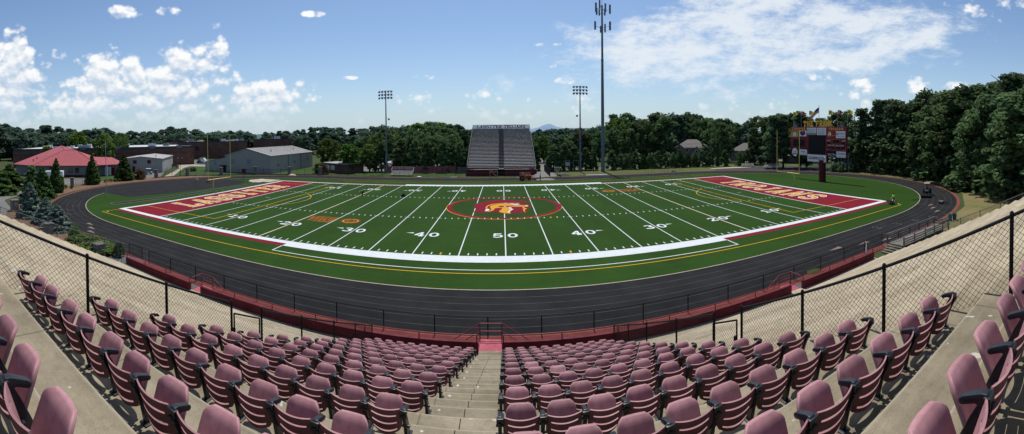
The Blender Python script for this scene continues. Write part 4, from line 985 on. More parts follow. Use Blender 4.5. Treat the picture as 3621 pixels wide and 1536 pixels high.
for a,b in ((P3(A,zE),P1),(P1,P2),(P2,P3(B,zE)),(P1,P0),(P2,P0)): rg.tube(Vector(a)+Vector((0,0,.03)),Vector(b)+Vector((0,0,.03)),.09,n=6)
rg.build('ridge_cap',mat('dark_red_cap',(.24,.045,.055),.6,.1,2),ro)
for (x,y,z) in [(-124.5,9.6,5.0),(-126.0,11.5,5.6),(-121.5,14.2,5.7)]: MB().tube((x,y,z-.6),(x,y,z+.55),.16,n=8).build('roof_vent',M['maroon'],ro)
ins=lambda p,o:(p[0]+v.x*o,p[1]+v.y*o)
A2=ins(Vector(A)+u*.9,.9);B2=ins(Vector(B)-u*.9,.9)
w=MB(); wallpoly(w,A2,B2,.55,3.6); wallpoly(w,B2,(B2[0]+v.x*20,B2[1]+v.y*20),.0,3.6); wallpoly(w,(Lc[0]+.6,Lc[1]+.9),A2,0,3.6); w.build('wall',M['greywall'],t)
rect_part('maroon_base',M['maroon'],t,A2,B2,0,20,0,.62,.06,.1)
for s in (11.0,13.2): window(t,A2,B2,s,s+1.2,1.3,2.8,M['maroon'])
window(t,A2,B2,4.5,6.0,2.4,3.2,M['greywall'])
# entrance wing
w1=(-108.39,27.69);w2=(-105.57,32.19);w3=(-115.17,39.42)
rf=MB(); r1=(-115.71,29.03,5.88); r2=(-112.83,33.83,5.64); b0=(-107.0,24.6)
rf.poly([P3(b0,3.66),P3(w2,3.66),r2,r1]); rf.poly([P3(w2,3.66),P3(w3,3.66),r2]); rf.poly([P3(b0,3.44),P3(w2,3.44),P3(w2,3.66),P3(b0,3.66)]); rf.build('porch_roof',M['redroof'],t)
wi=lambda p:(p[0]-2.2,p[1]+1.2)
w=MB(); wallpoly(w,wi(b0),wi(w2),0,3.5); wallpoly(w,wi(w2),(w3[0],w3[1]-1),0,3.5); w.build('porch_wall',M['greywall'],t)
for f in (.45,.98): MB().bx(-.2,.2,-.2,.2,0,3.45).build('porch_post',M['white'],t).location=(b0[0]+(w2[0]-b0[0])*f-.5,b0[1]+(w2[1]-b0[1])*f+.2,0)
rect_part('door',M['maroon'],t,wi(b0),wi(w2),5.0,6.3,0,2.4)
# pale metal shed
fr_=Vector((-103.1,48.2)); fu=Vector((-.766,-.643)); bv=Vector((-.643,.766))
def gable(name,label,fr,u,bv,Wd,Dp,eave,ridge,wm,rm,over=.25):
    t=thing(name,label,'building',(0,0,0)); fl=fr+u*Wd; br=fr+bv*Dp; bl=fl+bv*Dp; mid=fr+u*(Wd/2); mb_=mid+bv*Dp
    w=MB(); w.add([P3(fl,0),P3(fr,0),P3(fr,eave),P3(mid,ridge),P3(fl,eave)],[(0,1,2,3,4)]); wallpoly(w,fr,br,0,eave); w.add([P3(br,0),P3(bl,0),P3(bl,eave),P3(mb_,ridge),P3(br,eave)],[(0,1,2,3,4)]); wallpoly(w,bl,fl,0,eave); w.build('wall',wm,t)
    r=MB(); o=over
    for p,q in ((fr,br),(fl,bl)):
        s=-1 if p is fr else 1
        e0=p+u*(s*o)-bv*o; e1=q+u*(s*o)+bv*o; m0=mid-bv*o; m1=mb_+bv*o; dz=.08; drop=o*(ridge-eave)/(Wd/2)
        T=[P3(e0,eave-drop+dz),P3(e1,eave-drop+dz),P3(m1,ridge+dz),P3(m0,ridge+dz)]; Bt=[(x,y,z-.14) for x,y,z in T]
        r.add(T+Bt,[(0,1,2,3),(7,6,5,4),(0,4,5,1),(1,5,6,2),(2,6,7,3),(3,7,4,0)])
    ro=r.build('roof',rm,t)
    return t,fl,fr,br,ro
t,fl,fr,br,ro=gable('metal_shed','small pale metal shed with a low gable and two square dark vents',fr_,fu,bv,15.0,23.7,4.75,5.55,M['tanmetal'],M['greyroof'])
for s in (4.6,9.7): rect_part('vent',M['maroon'],t,fl,fr,s,s+1.3,3.1,4.3)
rect_part('door',M['maroon'],t,fl,fr,1.6,3.6,0,2.6); rect_part('door',M['maroon'],t,fl,fr,4.3,5.3,0,2.2)
MB().tube(P3(fr+fu*3+bv*4,5.0),P3(fr+fu*3+bv*4,6.0),.12).build('roof_vent',M['maroon'],ro)
rect_part('wall_mural',mat('faded_mural',(.36,.37,.40),.8,.35,.9,6),t,fr,br,1.2,11,.5,4.1)
# pale gym with lean-to
gr=Vector((-68.8,63.5)); gu=Vector((-.995,-.1)).normalized(); gb=Vector((-.03,1)).normalized()
t,fl,fr,br,ro=gable('metal_gym','large pale metal gym with a ribbed grey gable roof',gr,gu,gb,17.5,29.5,5.65,7.95,M['tanmetal'],M['greyroof'])
ll=fl+gu*8.6
w=MB(); w.poly([P3(ll,0),P3(fl,0),P3(fl,4.9),P3(ll,3.2)]); w.poly([P3(ll+gb*20,0),P3(ll,0),P3(ll,3.2),P3(ll+gb*20,3.2)]); w.build('lean_to',M['tanmetal'],t)
w=MB(); w.poly([P3(ll-gb*.2+gu*.2,3.22),P3(fl-gb*.2,5.0),P3(fl+gb*20,5.0),P3(ll+gb*20+gu*.2,3.22)]); w.build('lean_to_roof',M['greyroof'],t)
bl_=mat('pale_blue_panel',(.24,.27,.33),.7,.1,2)
for s in (2.4,8.7): rect_part('louvre',bl_,t,fl,fr,s,s+1.3,2.9,4.4)
rect_part('louvre',bl_,t,ll,fl,4.0,4.8,2.2,3.8)
d=rect_part('door',M['black'],t,fl,fr,-1.5,.3,0,2.1); rect_part('canopy',M['black'],t,fl,fr,-1.8,.7,2.1,2.3,1.0,1.1)
for s in (11,20): rect_part('downpipe',mat('brown_pipe',(.10,.08,.07),.7,.1,2),t,fr,br,s,s+.14,0,5.6,.1,.1)
for s,z in ((4.2,2.2),(15,2.7),(25,3.0)): rect_part('wall_lamp',M['maroon'],t,fr,br,s,s+.45,z,z+.4,.25,.25)
rb=MB()
for k in range(1,40):
    y=29.5*k/40; p=fr+gb*y; q=fr+gu*8.75+gb*y; rb.tube(P3(p,5.75),P3(q,8.06),.035,n=4,cap=False)
rb.build('roof_ribs',M['greyroof'],ro)
for y in (6,21): MB().tube(P3(fr+gu*3.5+gb*y,6.4),P3(fr+gu*3.5+gb*y,7.5),.15).build('roof_vent',M['galv'],ro)
# brick school blocks
def block(name,label,pts,h,fasc=.0,units=(),cat='school building',wm=None,lowband=False):
    """flat-roofed block over a corner loop (counter-clockwise from outside)"""
    t=thing(name,label,cat,(0,0,0),0,'brick school blocks'); w=MB(); n=len(pts)
    for k in range(n): wallpoly(w,pts[k],pts[(k+1)%n],-.5,h-fasc)
    w.build('wall',wm or M['brick'],t)
    if fasc:
        f=MB()
        for k in range(n): wallpoly(f,pts[k],pts[(k+1)%n],h-fasc,h+.25)
        f.build('fascia',mat('dark_fascia',(.055,.065,.07),.6,.1,2),t)
    r=MB(); r.poly([P3(p,h) for p in pts]); ro=r.build('roof',M['membrane'],t)
    for (x,y,sx_,sy_,sz,mm) in units: MB().box((x,y,h+sz/2-.02),(sx_,sy_,sz),R(35)).build('rooftop_unit',mm,ro,bevel=.06)
    return t
uu=Vector((.516,.857)); vv=Vector((-.80,.60)); c0=Vector((-123.5,83.6)); c1=c0-uu*80; c2=c1+vv*60; c3=c0+vv*14; c4=c0+vv*14-uu*4; c5=c0-uu*4+vv*60
rn=random.Random(3); U=[]
for k in range(16):
    p=c0-uu*rn.uniform(3,70)+vv*rn.uniform(4,38); s=rn.uniform(1.0,2.6); U.append((p.x,p.y,s*1.4,s,rn.uniform(.8,1.7),rn.choice([M['galv'],M['beige'],M['greypole'],M['membrane']])))
t=block('school_building','long low brick school block with a dark fascia and rooftop units',[tuple(c1),tuple(c0),tuple(c3),tuple(c4),tuple(c5),tuple(c2)],8.0,.85,U)
rect_part('brick_band',mat('dark_brick_band',(.13,.062,.055),.85,.2,.6,5),t,c1,c0,0,80,5.2,5.7)
for s in (30,45,60,72): rect_part('fascia_box',M['greypole'],t,c1,c0,s,s+2.4,7.4,8.6,.3,.6)
q0=Vector((-160.3,106.5));q1=Vector((-131.8,133.0)); qv=Vector((-.68,.73)); U=[]
for k in range(18):
    p=q0+(q1-q0)*rn.uniform(.02,.98)+qv*rn.uniform(3,30); s=rn.uniform(.9,2.6); U.append((p.x,p.y,s*1.3,s,rn.uniform(.6,1.6),rn.choice([M['galv'],M['beige'],M['greypole'],M['membrane']])))
qa=q0-(q1-q0)*.15
t=block('school_building','taller brick school block behind the parked cars, with dark windows',[tuple(qa),tuple(q1),tuple(q1+qv*40),tuple(qa+qv*40)],9.3,.35,U)
for s in (16,22,29): window(t,qa,q1,s,s+2.0,4.6,7.2,M['brick'])
b0_=(-138.2,147.0);b1_=(-133.7,150.4);b2_=(-118.4,160.4)
t=block('school_building','separate dark brick block with one big rooftop unit',[b0_,b1_,b2_,(-131,176),(-149,165)],9.9,.3,[(-128.0,157.5,3.6,2.6,1.9,M['galv'])])
window(t,b1_,b2_,9.0,11.0,6.0,7.6,M['brick'])
h0=(-56.2,76.2);h1=(-50.6,73.2);h2=(-46.6,72.6)
t=thing('brick_hut','small brick hut with two white shutters behind the last pillar','hut',(0,0,0))
w=MB(); hv=Vector((.45,.9)); 
pts=[h0,h1,h2,(h2[0]+3,h2[1]+6),(h0[0]+4,h0[1]+8)]
for k in range(5): wallpoly(w,pts[k],pts[(k+1)%5],0,2.75)
w.build('wall',M['brick'],t)
r=MB(); c=(-49.0,78.0); 
T=[(x+(x-c[0])*.12,y+(y-c[1])*.12,2.75) for x,y in pts]; r.add(T+[(x,y,3.0) for x,y,_ in T],[(4,3,2,1,0),(5,6,7,8,9)]+[(k,(k+1)%5,5+(k+1)%5,5+k) for k in range(5)]); r.build('roof',M['greyroof'],t)
for s in (.6,3.3): rect_part('shutter',M['white'],t,h0,h1,s,s+2.0,.8,2.2)
# pink windscreen fence, stockade, parking fence
wsm=mat('faded_red_windscreen',(.30,.10,.10),.9,.25,.6,6)
def screen(a,b,h,lab,m,name='windscreen_fence',cat='fence',step=3):
    d=Vector((b[0]-a[0],b[1]-a[1])); L_=d.length; t=thing(name,lab,cat,(a[0],a[1],0),math.atan2(d.y,d.x)); MB().bx(0,L_,-.02,.02,.05,h).build('screen',m,t)
    for k in range(int(L_/step)+1): MB().tube((k*step,-.05,0),(k*step,-.05,h+.08),.03,n=6).build('post',bk,t)
screen((-36,76.4),(-13.2,77.9),2.05,'faded red windscreen along the fence behind the small bleacher',wsm)
screen((-13.6,76.9),(-10.6,76.6),1.85,'grey wooden stockade fence tight against the far stand',M['wood'],'stockade_fence',step=1.5)
screen((12.6,80.8),(12.45,65.0),2.0,'dark screened fence running back beside the gravel track',mat('dark_screen_cloth',(.05,.05,.055),.9,.2,1),'screened_fence')
# ------------------------------------------------------------------ houses
def hiproof(mb,x0,x1,y0,y1,z,h,o=.5,ridge=None):
    x0-=o;x1+=o;y0-=o;y1+=o; d=min(x1-x0,y1-y0)/2
    if x1-x0>y1-y0: a=(x0+d,(y0+y1)/2,z+h);b=(x1-d,(y0+y1)/2,z+h); mb.add([(x0,y0,z),(x1,y0,z),(x1,y1,z),(x0,y1,z),a,b],[(0,1,5,4),(1,2,5),(2,3,4,5),(3,0,4),(3,2,1,0)])
    else: a=((x0+x1)/2,y0+d,z+h);b=((x0+x1)/2,y1-d,z+h); mb.add([(x0,y0,z),(x1,y0,z),(x1,y1,z),(x0,y1,z),a,b],[(0,1,4),(1,2,5,4),(2,3,5),(3,0,4,5),(3,2,1,0)])
def house(x,y,rz,label,W_,D_,e,h,gables,sc=1,wm=None):
    t=thing('suburban_house',label,'house',(x,y,0),rz,'houses beyond the trees'); wm=wm or M['siding']
    MB().bx(-W_/2,W_/2,0,D_,-.6,e).build('wall',wm,t); r=MB(); hiproof(r,-W_/2,W_/2,0,D_,e,h); ro=r.build('roof',M['shingle'],t)
    for (gx,gw,gd,ge,gh) in gables:
        MB().bx(gx-gw/2,gx+gw/2,-gd,0.05,-.6,ge).build('front_wing',wm,t)
        g=MB(); g.add([(gx-gw/2-.3,-gd-.3,ge),(gx+gw/2+.3,-gd-.3,ge),(gx,-gd-.3,ge+gh),(gx-gw/2-.3,gd+1.5,ge),(gx+gw/2+.3,gd+1.5,ge),(gx,gd+1.5,ge+gh)],[(1,4,5,2),(3,0,2,5)]); g.build('wing_roof',M['shingle'],t)
        MB().add([(gx-gw/2,-gd-.02,ge-.02),(gx+gw/2,-gd-.02,ge-.02),(gx,-gd-.02,ge+gh-.25)],[(0,1,2)]).build('gable_face',wm,t)
        f=MB().bx(gx-.5,gx+.5,-gd-.08,-gd-.02,ge-.1,ge+.9).build('window',M['white'],t); MB().bx(gx-.4,gx+.4,-gd-.1,-gd-.075,ge,ge+.8).build('pane',M['glass'],f)
    for k in range(4):
        xx=-W_/2+W_*(k+.5)/4; f=MB().bx(xx-.55,xx+.55,-.09,.0,e-1.9,e-.5).build('window',M['white'],t); MB().bx(xx-.45,xx+.45,-.11,-.085,e-1.8,e-.6).build('pane',M['glass'],f)
    return t
house(78.2,110.5,R(-33),'grey two storey house with a small front gable, right of the cell tower',13.5,9.5,4.95,3.4,[(2.6,5.6,2.4,2.9,2.6),(-4.8,4.6,1.6,4.4,2.0)])
house(92.5,91.0,R(-42),'grey house half hidden behind two dark cypresses',11,9,4.0,3.0,[(-4.4,2.6,1.2,1.8,1.2)])
house(103.5,73.5,R(-55),'pale beige house showing at the left edge of the scoreboard',9,9,3.8,3.7,[(0,4,1,3.0,1.6)],wm=mat('pale_siding',(.30,.26,.21),.8,.12,1.2))
house(30.5,150,R(-15),'low grey house far behind the gravel track',11,8,3.2,1.9,[],wm=M['siding'])
# power line
def utility_pole(x,y,h,lab):
    t=thing('utility_pole',lab,'utility pole',(x,y,0),R(30),'wooden utility poles'); MB().tube((0,0,0),(0,0,h),.16,.11).build('pole',M['wood'],t,smooth=True); MB().bx(-1.2,1.2,-.06,.06,h-.7,h-.55).build('crossarm',M['wood'],t); MB().tube((.25,-.2,h-2.2),(.25,-.2,h-1.4),.17).build('transformer',M['galv'],t,smooth=True)
utility_pole(76.5,91.9,7.8,'wooden utility pole right of the grey two storey house'); utility_pole(89.4,70.6,8.0,'wooden utility pole just left of the right goal post'); utility_pole(22,138,9,'wooden utility pole far behind the gravel track')
for k,(dz,lab) in enumerate(((0,'highest'),(-.5,'middle'),(-1.2,'lowest'))):
    cu=MB(); P=[(22,138,8.6+dz),(76.5,91.9,7.4+dz),(89.4,70.6,7.6+dz),(130,40,8+dz)]
    for a,b in zip(P,P[1:]):
        pts=[]
        for q in range(9):
            f=q/8; p=Vector(a).lerp(Vector(b),f); p.z-=1.6*4*f*(1-f)*.6; pts.append(p)
        cu.path(pts,.025,4)
    tag(cu.build('power_cable',bk),f'{lab} of the three power cables strung between the utility poles','cable')
# ------------------------------------------------------------------ scoreboard
SBX=66.9
t=thing('scoreboard','huge maroon scoreboard on one thick red pole, topped by big yellow letters','scoreboard',(SBX,26.5,0))
def sbo(y): return -(y-26.5)       # local x (to the right as seen from the field) of a world y
t.rotation_euler=(0,0,R(-90))      # local x -> world -y, local y -> world +x
mar=mat('scoreboard_maroon',(.17,.022,.034),.55,.12,1.2)
MB().lathe([(.85,-.2),(.85,5.2)],(sbo(24.87),.25,0),20).build('pole',mat('pole_maroon',(.10,.018,.022),.6,.15,2),t,smooth=True)
for nme,a,b,z0,z1,th in (('wing_panel',35.72,29.6,5.85,12.95,.5),('wing_panel',23.3,17.4,5.95,12.95,.5),('centre_panel',29.6,23.3,4.6,12.95,.62)):
    MB().bx(sbo(a),sbo(b),0,th,z0,z1).build(nme,mar,t,bevel=.04)
MB().bx(sbo(36.0),sbo(17.2),.65,1.0,11.9,12.2).build('back_beam',M['greypole'],t); MB().bx(sbo(36.0),sbo(17.2),.65,1.0,6.6,6.9).build('back_beam',M['greypole'],t)
lat=MB()
for k in range(6): lat.tube((sbo(22.5-k),.9,2.9 if k<5 else 2.9),(sbo(22.5-k),.9,6.2),.06,n=5); lat.tube((sbo(22.5-k),.9,3.0),(sbo(21.5-k),.9,6.1),.05,n=5)
lat.build('service_lattice',M['greypole'],t)
def board(name,m,y0,y1,z0,z1,prd=.05): return MB().bx(sbo(y0),sbo(y1),-prd,.0,z0,z1).build(name,m,t)
def words_on(parent,lines,m,y,z,size,width=None,prd=.058,bold=.0,name='lettering',shear=0):
    if isinstance(lines,str): lines=[lines]
    for k,l in enumerate(lines): o=text_mb(MB(),l,(sbo(y),-prd-.004*(k+1),z-k*size*1.5),(1,0,0),(0,0,1),size,width=width,bold=bold,shear=shear).build(name,m,parent)
    return o
wpan=mat('advert_white',(.75,.78,.80),.6,.05,3); ink=mat('advert_ink',(.012,.014,.02),.7,.1,3); inkb=mat('advert_blue',(.02,.05,.14),.7,.1,3); inkr=mat('advert_red',(.45,.04,.03),.7,.1,3); inkg=mat('advert_green',(.02,.22,.10),.7,.1,3)
words_on(t,'LASSITER',mat('bright_gold_paint',(.95,.52,.07),.6,.1,4),35.0,12.33,.50,4.75,.02,.015,'maroon_board_title'); words_on(t,'TROJANS',mat('bright_gold_paint',(.95,.52,.07),.6,.1,4),22.6,12.28,.50,4.3,.02,.015,'maroon_board_title')
p=board('advert_panel',mat('advert_yellow',(.50,.34,.05),.6,.08,3),35.5,32.8,10.5,12.12); words_on(p,'Zaxby\'s',ink,35.2,11.65,.36,1.9); e=MB(); e.lathe([(0,0),(.62,0)],(sbo(34.15),-.06,11.2),18,'y'); e.build('logo_mark',wpan,p); MB().prism([(sbo(34.15)-.4,11.3),(sbo(34.15),11.0),(sbo(34.15)+.4,11.3),(sbo(34.15),10.85)],-.075,-.065,'y').build('logo_mark',ink,p); words_on(p,'CHICKEN',ink,34.9,10.62,.13,1.5)
p=board('advert_panel',wpan,32.55,29.97,10.72,12.13); MB().prism([(sbo(32.0),12.0),(sbo(30.5),12.0),(sbo(30.3),11.3),(sbo(31.25),10.8),(sbo(32.2),11.3)],-.07,-.055,'y').build('logo_mark',mat('advert_navy',(.03,.035,.09),.7,.1,3),p); MB().prism([(sbo(31.7),11.55),(sbo(31.25),11.95),(sbo(30.8),11.55),(sbo(31.25),11.2)],-.08,-.071,'y').build('logo_mark',inkr,p)
p=board('advert_panel',wpan,29.72,26.6,11.16,12.8,.12); words_on(p,['Property','Masters'],ink,28.55,12.2,.34,1.75,.13); b_=MB(); band(b_,0,0,.30,.42,0,20); b_.v=[(sbo(29.15)+x,-.13,12.15+y) for x,y,_ in b_.v]; b_.build('logo_mark',inkb,p); MB().bx(sbo(29.7),sbo(26.62),-.13,-.12,11.22,11.5).build('green_strip',inkg,p)
p=board('advert_panel',wpan,26.28,23.45,11.09,12.8,.12); words_on(p,'Three-13',ink,25.4,12.25,.33,1.55,.13); words_on(p,['Salon, Spa','& Boutique'],ink,25.85,11.75,.31,2.0,.13); MB().ball((sbo(25.75),-.13,12.4),.14,8,6).build('logo_mark',inkr,p)
hm=MB(); hm.prism([(sbo(23.0),10.75),(sbo(23.05),11.3),(sbo(22.8),11.85),(sbo(22.3),12.0),(sbo(21.95),11.75),(sbo(22.3),11.6),(sbo(22.5),11.2),(sbo(22.35),10.8)],-.03,-.012,'y'); hm.build('helmet_mark',M['gold'],t); hm=MB(); hm.prism([(sbo(22.75),10.9),(sbo(22.7),11.4),(sbo(22.3),11.7),(sbo(21.9),11.5),(sbo(22.0),10.85),(sbo(22.35),11.2)],-.04,-.031,'y'); hm.build('helmet_mark',wpan,t); words_on(t,'Lassiter',M['gold'],22.2,10.9,.34,1.65,.03,.01,'club_name',.2)
p=board('advert_panel',wpan,20.41,17.68,10.42,12.02); words_on(p,"Children's",inkb,19.6,11.3,.38,1.8); words_on(p,'HEALTHCARE',ink,19.9,10.7,.17,2.0); MB().bx(sbo(20.25),sbo(20.05),-.065,-.05,11.1,11.6).build('logo_mark',inkr,p); MB().bx(sbo(19.95),sbo(19.75),-.065,-.05,11.1,11.6).build('logo_mark',inkg,p)
fr=MB()
for (a,b,c,d_) in ((23.35,17.5,10.1,10.16),(23.35,17.5,7.62,7.68),(23.35,23.29,7.62,10.16),(17.56,17.5,7.62,10.16),(21.55,19.35,10.04,10.09),(21.55,19.35,9.2,9.25),(21.55,21.5,9.2,10.09),(19.4,19.35,9.2,10.09)): fr.bx(sbo(a),sbo(b),-.05,-.01,c,d_)
fr.build('orange_border',mat('orange_line',(.42,.13,.03),.6,.1,3),t)
dig=M['black']
for (a,b,c,d_) in ((21.4,19.5,9.3,9.98),(23.2,22.2,9.0,9.55),(18.7,17.8,9.0,9.55),(21.8,20.9,7.85,8.45),(20.3,19.3,7.85,8.45),(18.8,17.9,7.85,8.45),(23.1,22.4,7.85,8.3)): board('digit_window',dig,a,b,c,d_,.03)
sw=M['white']
words_on(t,'TROJANS',sw,23.3,9.68,.26,1.25,.02,.01); words_on(t,'GUEST',sw,18.75,9.68,.30,1.15,.02,.01); [words_on(t,w_,sw,y_,8.58,.32,d_,.02,.012) for w_,y_,d_ in (('DOWN',22.9,.95),('TO GO',21.75,1.0),('BALL',20.35,.75),('ON',19.45,.4),('QTR',18.85,.7))]; words_on(t,'TOL',sw,23.25,7.72,.18,.7,.02); words_on(t,'TOL',sw,18.35,7.72,.18,.6,.02); words_on(t,':',mat('dim_amber',(.5,.3,.05),.5,.1,2),20.55,9.5,.4,.08,.05)
board('video_screen',M['black'],29.2,23.8,6.5,11.02,.10); board('message_screen',M['black'],34.63,30.58,8.18,9.86)
p=board('advert_panel',ink,35.5,32.6,5.95,7.42); MB().lathe([(0,0),(1.0,0)],(sbo(34.05),-.06,6.75),20,'y').build('logo_mark',wpan,p).scale=(1,1,1); words_on(p,'Lotus',inkb,34.7,6.7,.42,1.25,.07,0,'lettering',.25); MB().bx(sbo(34.7),sbo(33.4),-.075,-.065,6.2,6.5).build('logo_mark',inkr,p)
p=board('advert_panel',wpan,32.5,29.75,6.1,7.45); words_on(p,'Verge',ink,31.9,6.75,.5,1.5,.058,0,'lettering',.25); words_on(p,'Merchants Group',ink,31.9,6.3,.16,1.8)
p=board('advert_panel',ink,23.1,20.3,6.05,7.4); words_on(p,'SPECTRA',wpan,22.9,6.42,.42,2.5); words_on(p,'TECHNOLOGIES',wpan,22.5,6.15,.12,1.6)
p=board('advert_panel',wpan,20.25,17.55,6.05,7.4); words_on(p,"Charley's",inkb,20.0,6.7,.55,2.3,.058,.01,'lettering',.15); words_on(p,'DINE IN - CARRY OUT',inkb,19.8,6.25,.15,1.9)
p=board('sponsor_panel',wpan,29.5,23.4,4.68,6.38,.14); words_on(p,'GAS',ink,29.1,5.25,.62,2.0,.15,.02); words_on(p,'SOUTH',ink,26.55,5.25,.62,2.8,.15,.02); MB().lathe([(0,0),(.36,0)],(sbo(26.85),-.15,5.55),16,'y').build('logo_flame',inkr,p); MB().prism([(sbo(27.0),5.3),(sbo(26.8),5.9),(sbo(26.65),5.3)],-.17,-.16,'y').build('logo_flame',wpan,p)
for k,(ch,q) in enumerate(zip('THEFRANK',(0,1.2,2.4,4.3,5.5,6.7,7.9,8.55))):
    q=(0,1.2,2.4,4.32,5.52,6.62,7.62,8.62)[k]*.88
    th=MB(); glyphs(th,ch,(sbo(31.0-q*1.11),-.02,13.15),(1.0,0,0),(0,0,1),1.32,w=1.75,ez=(0,-1,0),step=.004,jit=.07,seed=4+k); th.build('top_letter',mat('bright_gold_paint',(.95,.52,.07),.6,.1,4),t)
MB().bx(sbo(31.2),sbo(22.0),.05,.12,12.95,13.1).build('lettering_rail',M['greypole'],t)
MB().bx(sbo(34.6),sbo(33.7),.1,.6,12.95,13.75).build('speaker_box',M['greypole'],t); MB().bx(sbo(19.3),sbo(18.4),.1,.6,12.95,13.6).build('speaker_box',M['greypole'],t)
for y in (35.3,32.8,23.0,20.1): MB().path([(sbo(y),0,5.95),(sbo(y),-.7,5.75),(sbo(y),-.9,5.8)],.04,5).build('lamp_arm',M['black'],t); MB().box((sbo(y),-1.0,5.85),(.5,.25,.2)).build('panel_lamp',M['white'],t)
# flags standing along the top of the scoreboard
fy_=mat('yellow_flag',(.85,.70,.10),.8,.1,3); fm_=mat('maroon_flag',(.38,.05,.07),.8,.1,3)
def pennant(y,top,h0,m,badge,lab):
    t=thing('pennant_flag',lab,'flag',(SBX+.3,y,h0),R(-90),'pennants along the scoreboard top'); MB().tube((0,0,0),(0,0,top-h0),.035,n=6).build('pole',M['galv'],t)
    z=top-h0; f=MB(); f.add([(.03,0,z),(.75,.08,z-.08),(.75,.08,z-1.0),(.03,0,z-1.15)],[(0,1,2,3)]); f.add([(.75,.08,z-.08),(1.75,-.12,z-.62),(.75,.08,z-1.0)],[(0,1,2)]); f.build('cloth',m,t)
    b=MB(); band(b,0,0,.16,.26,0,14); b.v=[(.42+x,-.03,z-.55+q) for x,q,_ in b.v]; b.build('badge',badge,t)
pennant(34.93,16.9,13.0,fy_,fm_,'yellow pennant leftmost on the scoreboard top'); pennant(32.12,16.95,13.0,fm_,M['white'],'maroon pennant left of the big yellow letters'); pennant(29.34,17.0,13.0,fy_,fm_,'yellow pennant just behind the large striped flag')
pennant(22.95,16.9,13.0,fy_,fm_,'yellow pennant just right of the striped flag, above the last yellow letters'); pennant(20.2,16.85,13.0,fm_,M['white'],'maroon pennant between two yellow pennants on the right'); pennant(17.32,16.85,13.0,fy_,fm_,'yellow pennant at the right end of the scoreboard')
t=thing('national_flag','striped red white and blue flag drooping from the tallest pole','flag',(SBX+.3,26.1,13),R(-90)); MB().tube((0,0,0),(0,0,5.3),.05,n=6).build('pole',M['galv'],t)
# the flag blows to the left and hangs: local strip grid
def flagpt(s,v_): return (-.05-2.9*s,.12*math.sin(s*9)*s,4.7-1.9*s-1.3*v_*(1-.15*s)+.15*math.sin(s*6))
for name,m,par in (('red_stripes',mat('flag_red',(.40,.04,.05),.8,.08,3),0),('white_stripes',mat('flag_white',(.55,.55,.56),.8,.05,3),1)):
    f=MB()
    for k in range(13):
        if k%2!=par: continue
        for q in range(12):
            s0,s1=q/12,(q+1)/12
            if k<7 and s1<=.42: continue
            f.poly([flagpt(s0,k/13),flagpt(s1,k/13),flagpt(s1,(k+1)/13),flagpt(s0,(k+1)/13)])
    f.build(name,m,t)
f=MB()
for q in range(5): f.poly([flagpt(q/12,0),flagpt((q+1)/12,0),flagpt((q+1)/12,7/13),flagpt(q/12,7/13)])
f.build('blue_field',mat('flag_blue',(.03,.05,.16),.8,.08,3),t)
# ------------------------------------------------------------------ distant hill and mountain
def ridge(name,pts,depth,m,zlow=-5,seed=1,bump=0):
    rn=random.Random(seed); mb=MB(); n=len(pts); V=[]
    for j,(f,zs) in enumerate(((0,.0),(.25,.55),(.5,1.0),(1.0,.3))):
        for x,y,z in pts:
            d=Vector((x-CX,y-CY)).normalized(); V.append((x+d.x*depth*f,y+d.y*depth*f,zlow+(z-zlow)*zs+rn.uniform(-bump,bump)*zs))
    F=[(j*n+i,j*n+i+1,(j+1)*n+i+1,(j+1)*n+i) for j in range(3) for i in range(n-1)]
    return struct(mb.add(V,F).build(name,m,smooth='all'))
mt=[(-100,7100,6),(250,7050,30),(520,6990,80),(674,6930,112),(720,6925,140),(790,6920,168),(844,6912,181),(880,6908,175),(930,6900,150),(985,6894,120),(1150,6860,85),(1500,6800,40),(2000,6700,6)]
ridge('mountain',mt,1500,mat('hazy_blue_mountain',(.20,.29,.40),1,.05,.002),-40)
rp=[]
rn=random.Random(8)
for k in range(90):
    a=R(-78)+R(156)*k/89; r_=1450+80*math.sin(k*.7); z=28+10*math.sin(k*.35+1)+4*math.sin(k*1.3); 
    if a<R(-5): z-=8
    rp.append((CX+r_*math.sin(a),CY+r_*math.cos(a),z))
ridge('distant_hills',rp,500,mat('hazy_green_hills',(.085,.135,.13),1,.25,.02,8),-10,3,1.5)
# ------------------------------------------------------------------ trees and shrubs
LF=dict(
 oak=leafmat('broad_leaf',(0.0594,0.1056,0.0261),(0.1518,0.2178,0.061),.28,.42,9),
 dark=leafmat('dark_leaf',(0.0506,0.0911,0.0395),(0.1384,0.1991,0.0834),.26,.40,9),
 pine=leafmat('pine_needle',(0.047,0.084,0.0459),(0.1277,0.1814,0.0917),.24,.38,9),
 far=leafmat('hazy_far_leaf',(0.0621,0.108,0.0807),(0.1323,0.189,0.1264),.22,.42,9),  # distance haze put into the leaf colour: bluer and paler
 arb=leafmat('arborvitae_leaf',(.034,.066,.021),(.092,.145,.043),.15,.3,8),
 blue=leafmat('blue_cedar_needle',(.090,.135,.112),(.205,.265,.215),.15,.3,8),
 juni=leafmat('juniper_leaf',(.065,.105,.028),(.16,.20,.06),.2,.3,7),
 bright=leafmat('bright_leaf',(.058,.115,.022),(.14,.23,.05),.2,.42,8),
 red=leafmat('reddish_leaf',(.07,.045,.024),(.13,.075,.038),.15,.3,8),
 pale=leafmat('pale_willow_leaf',(.09,.105,.05),(.17,.18,.085),.15,.4,8),
)
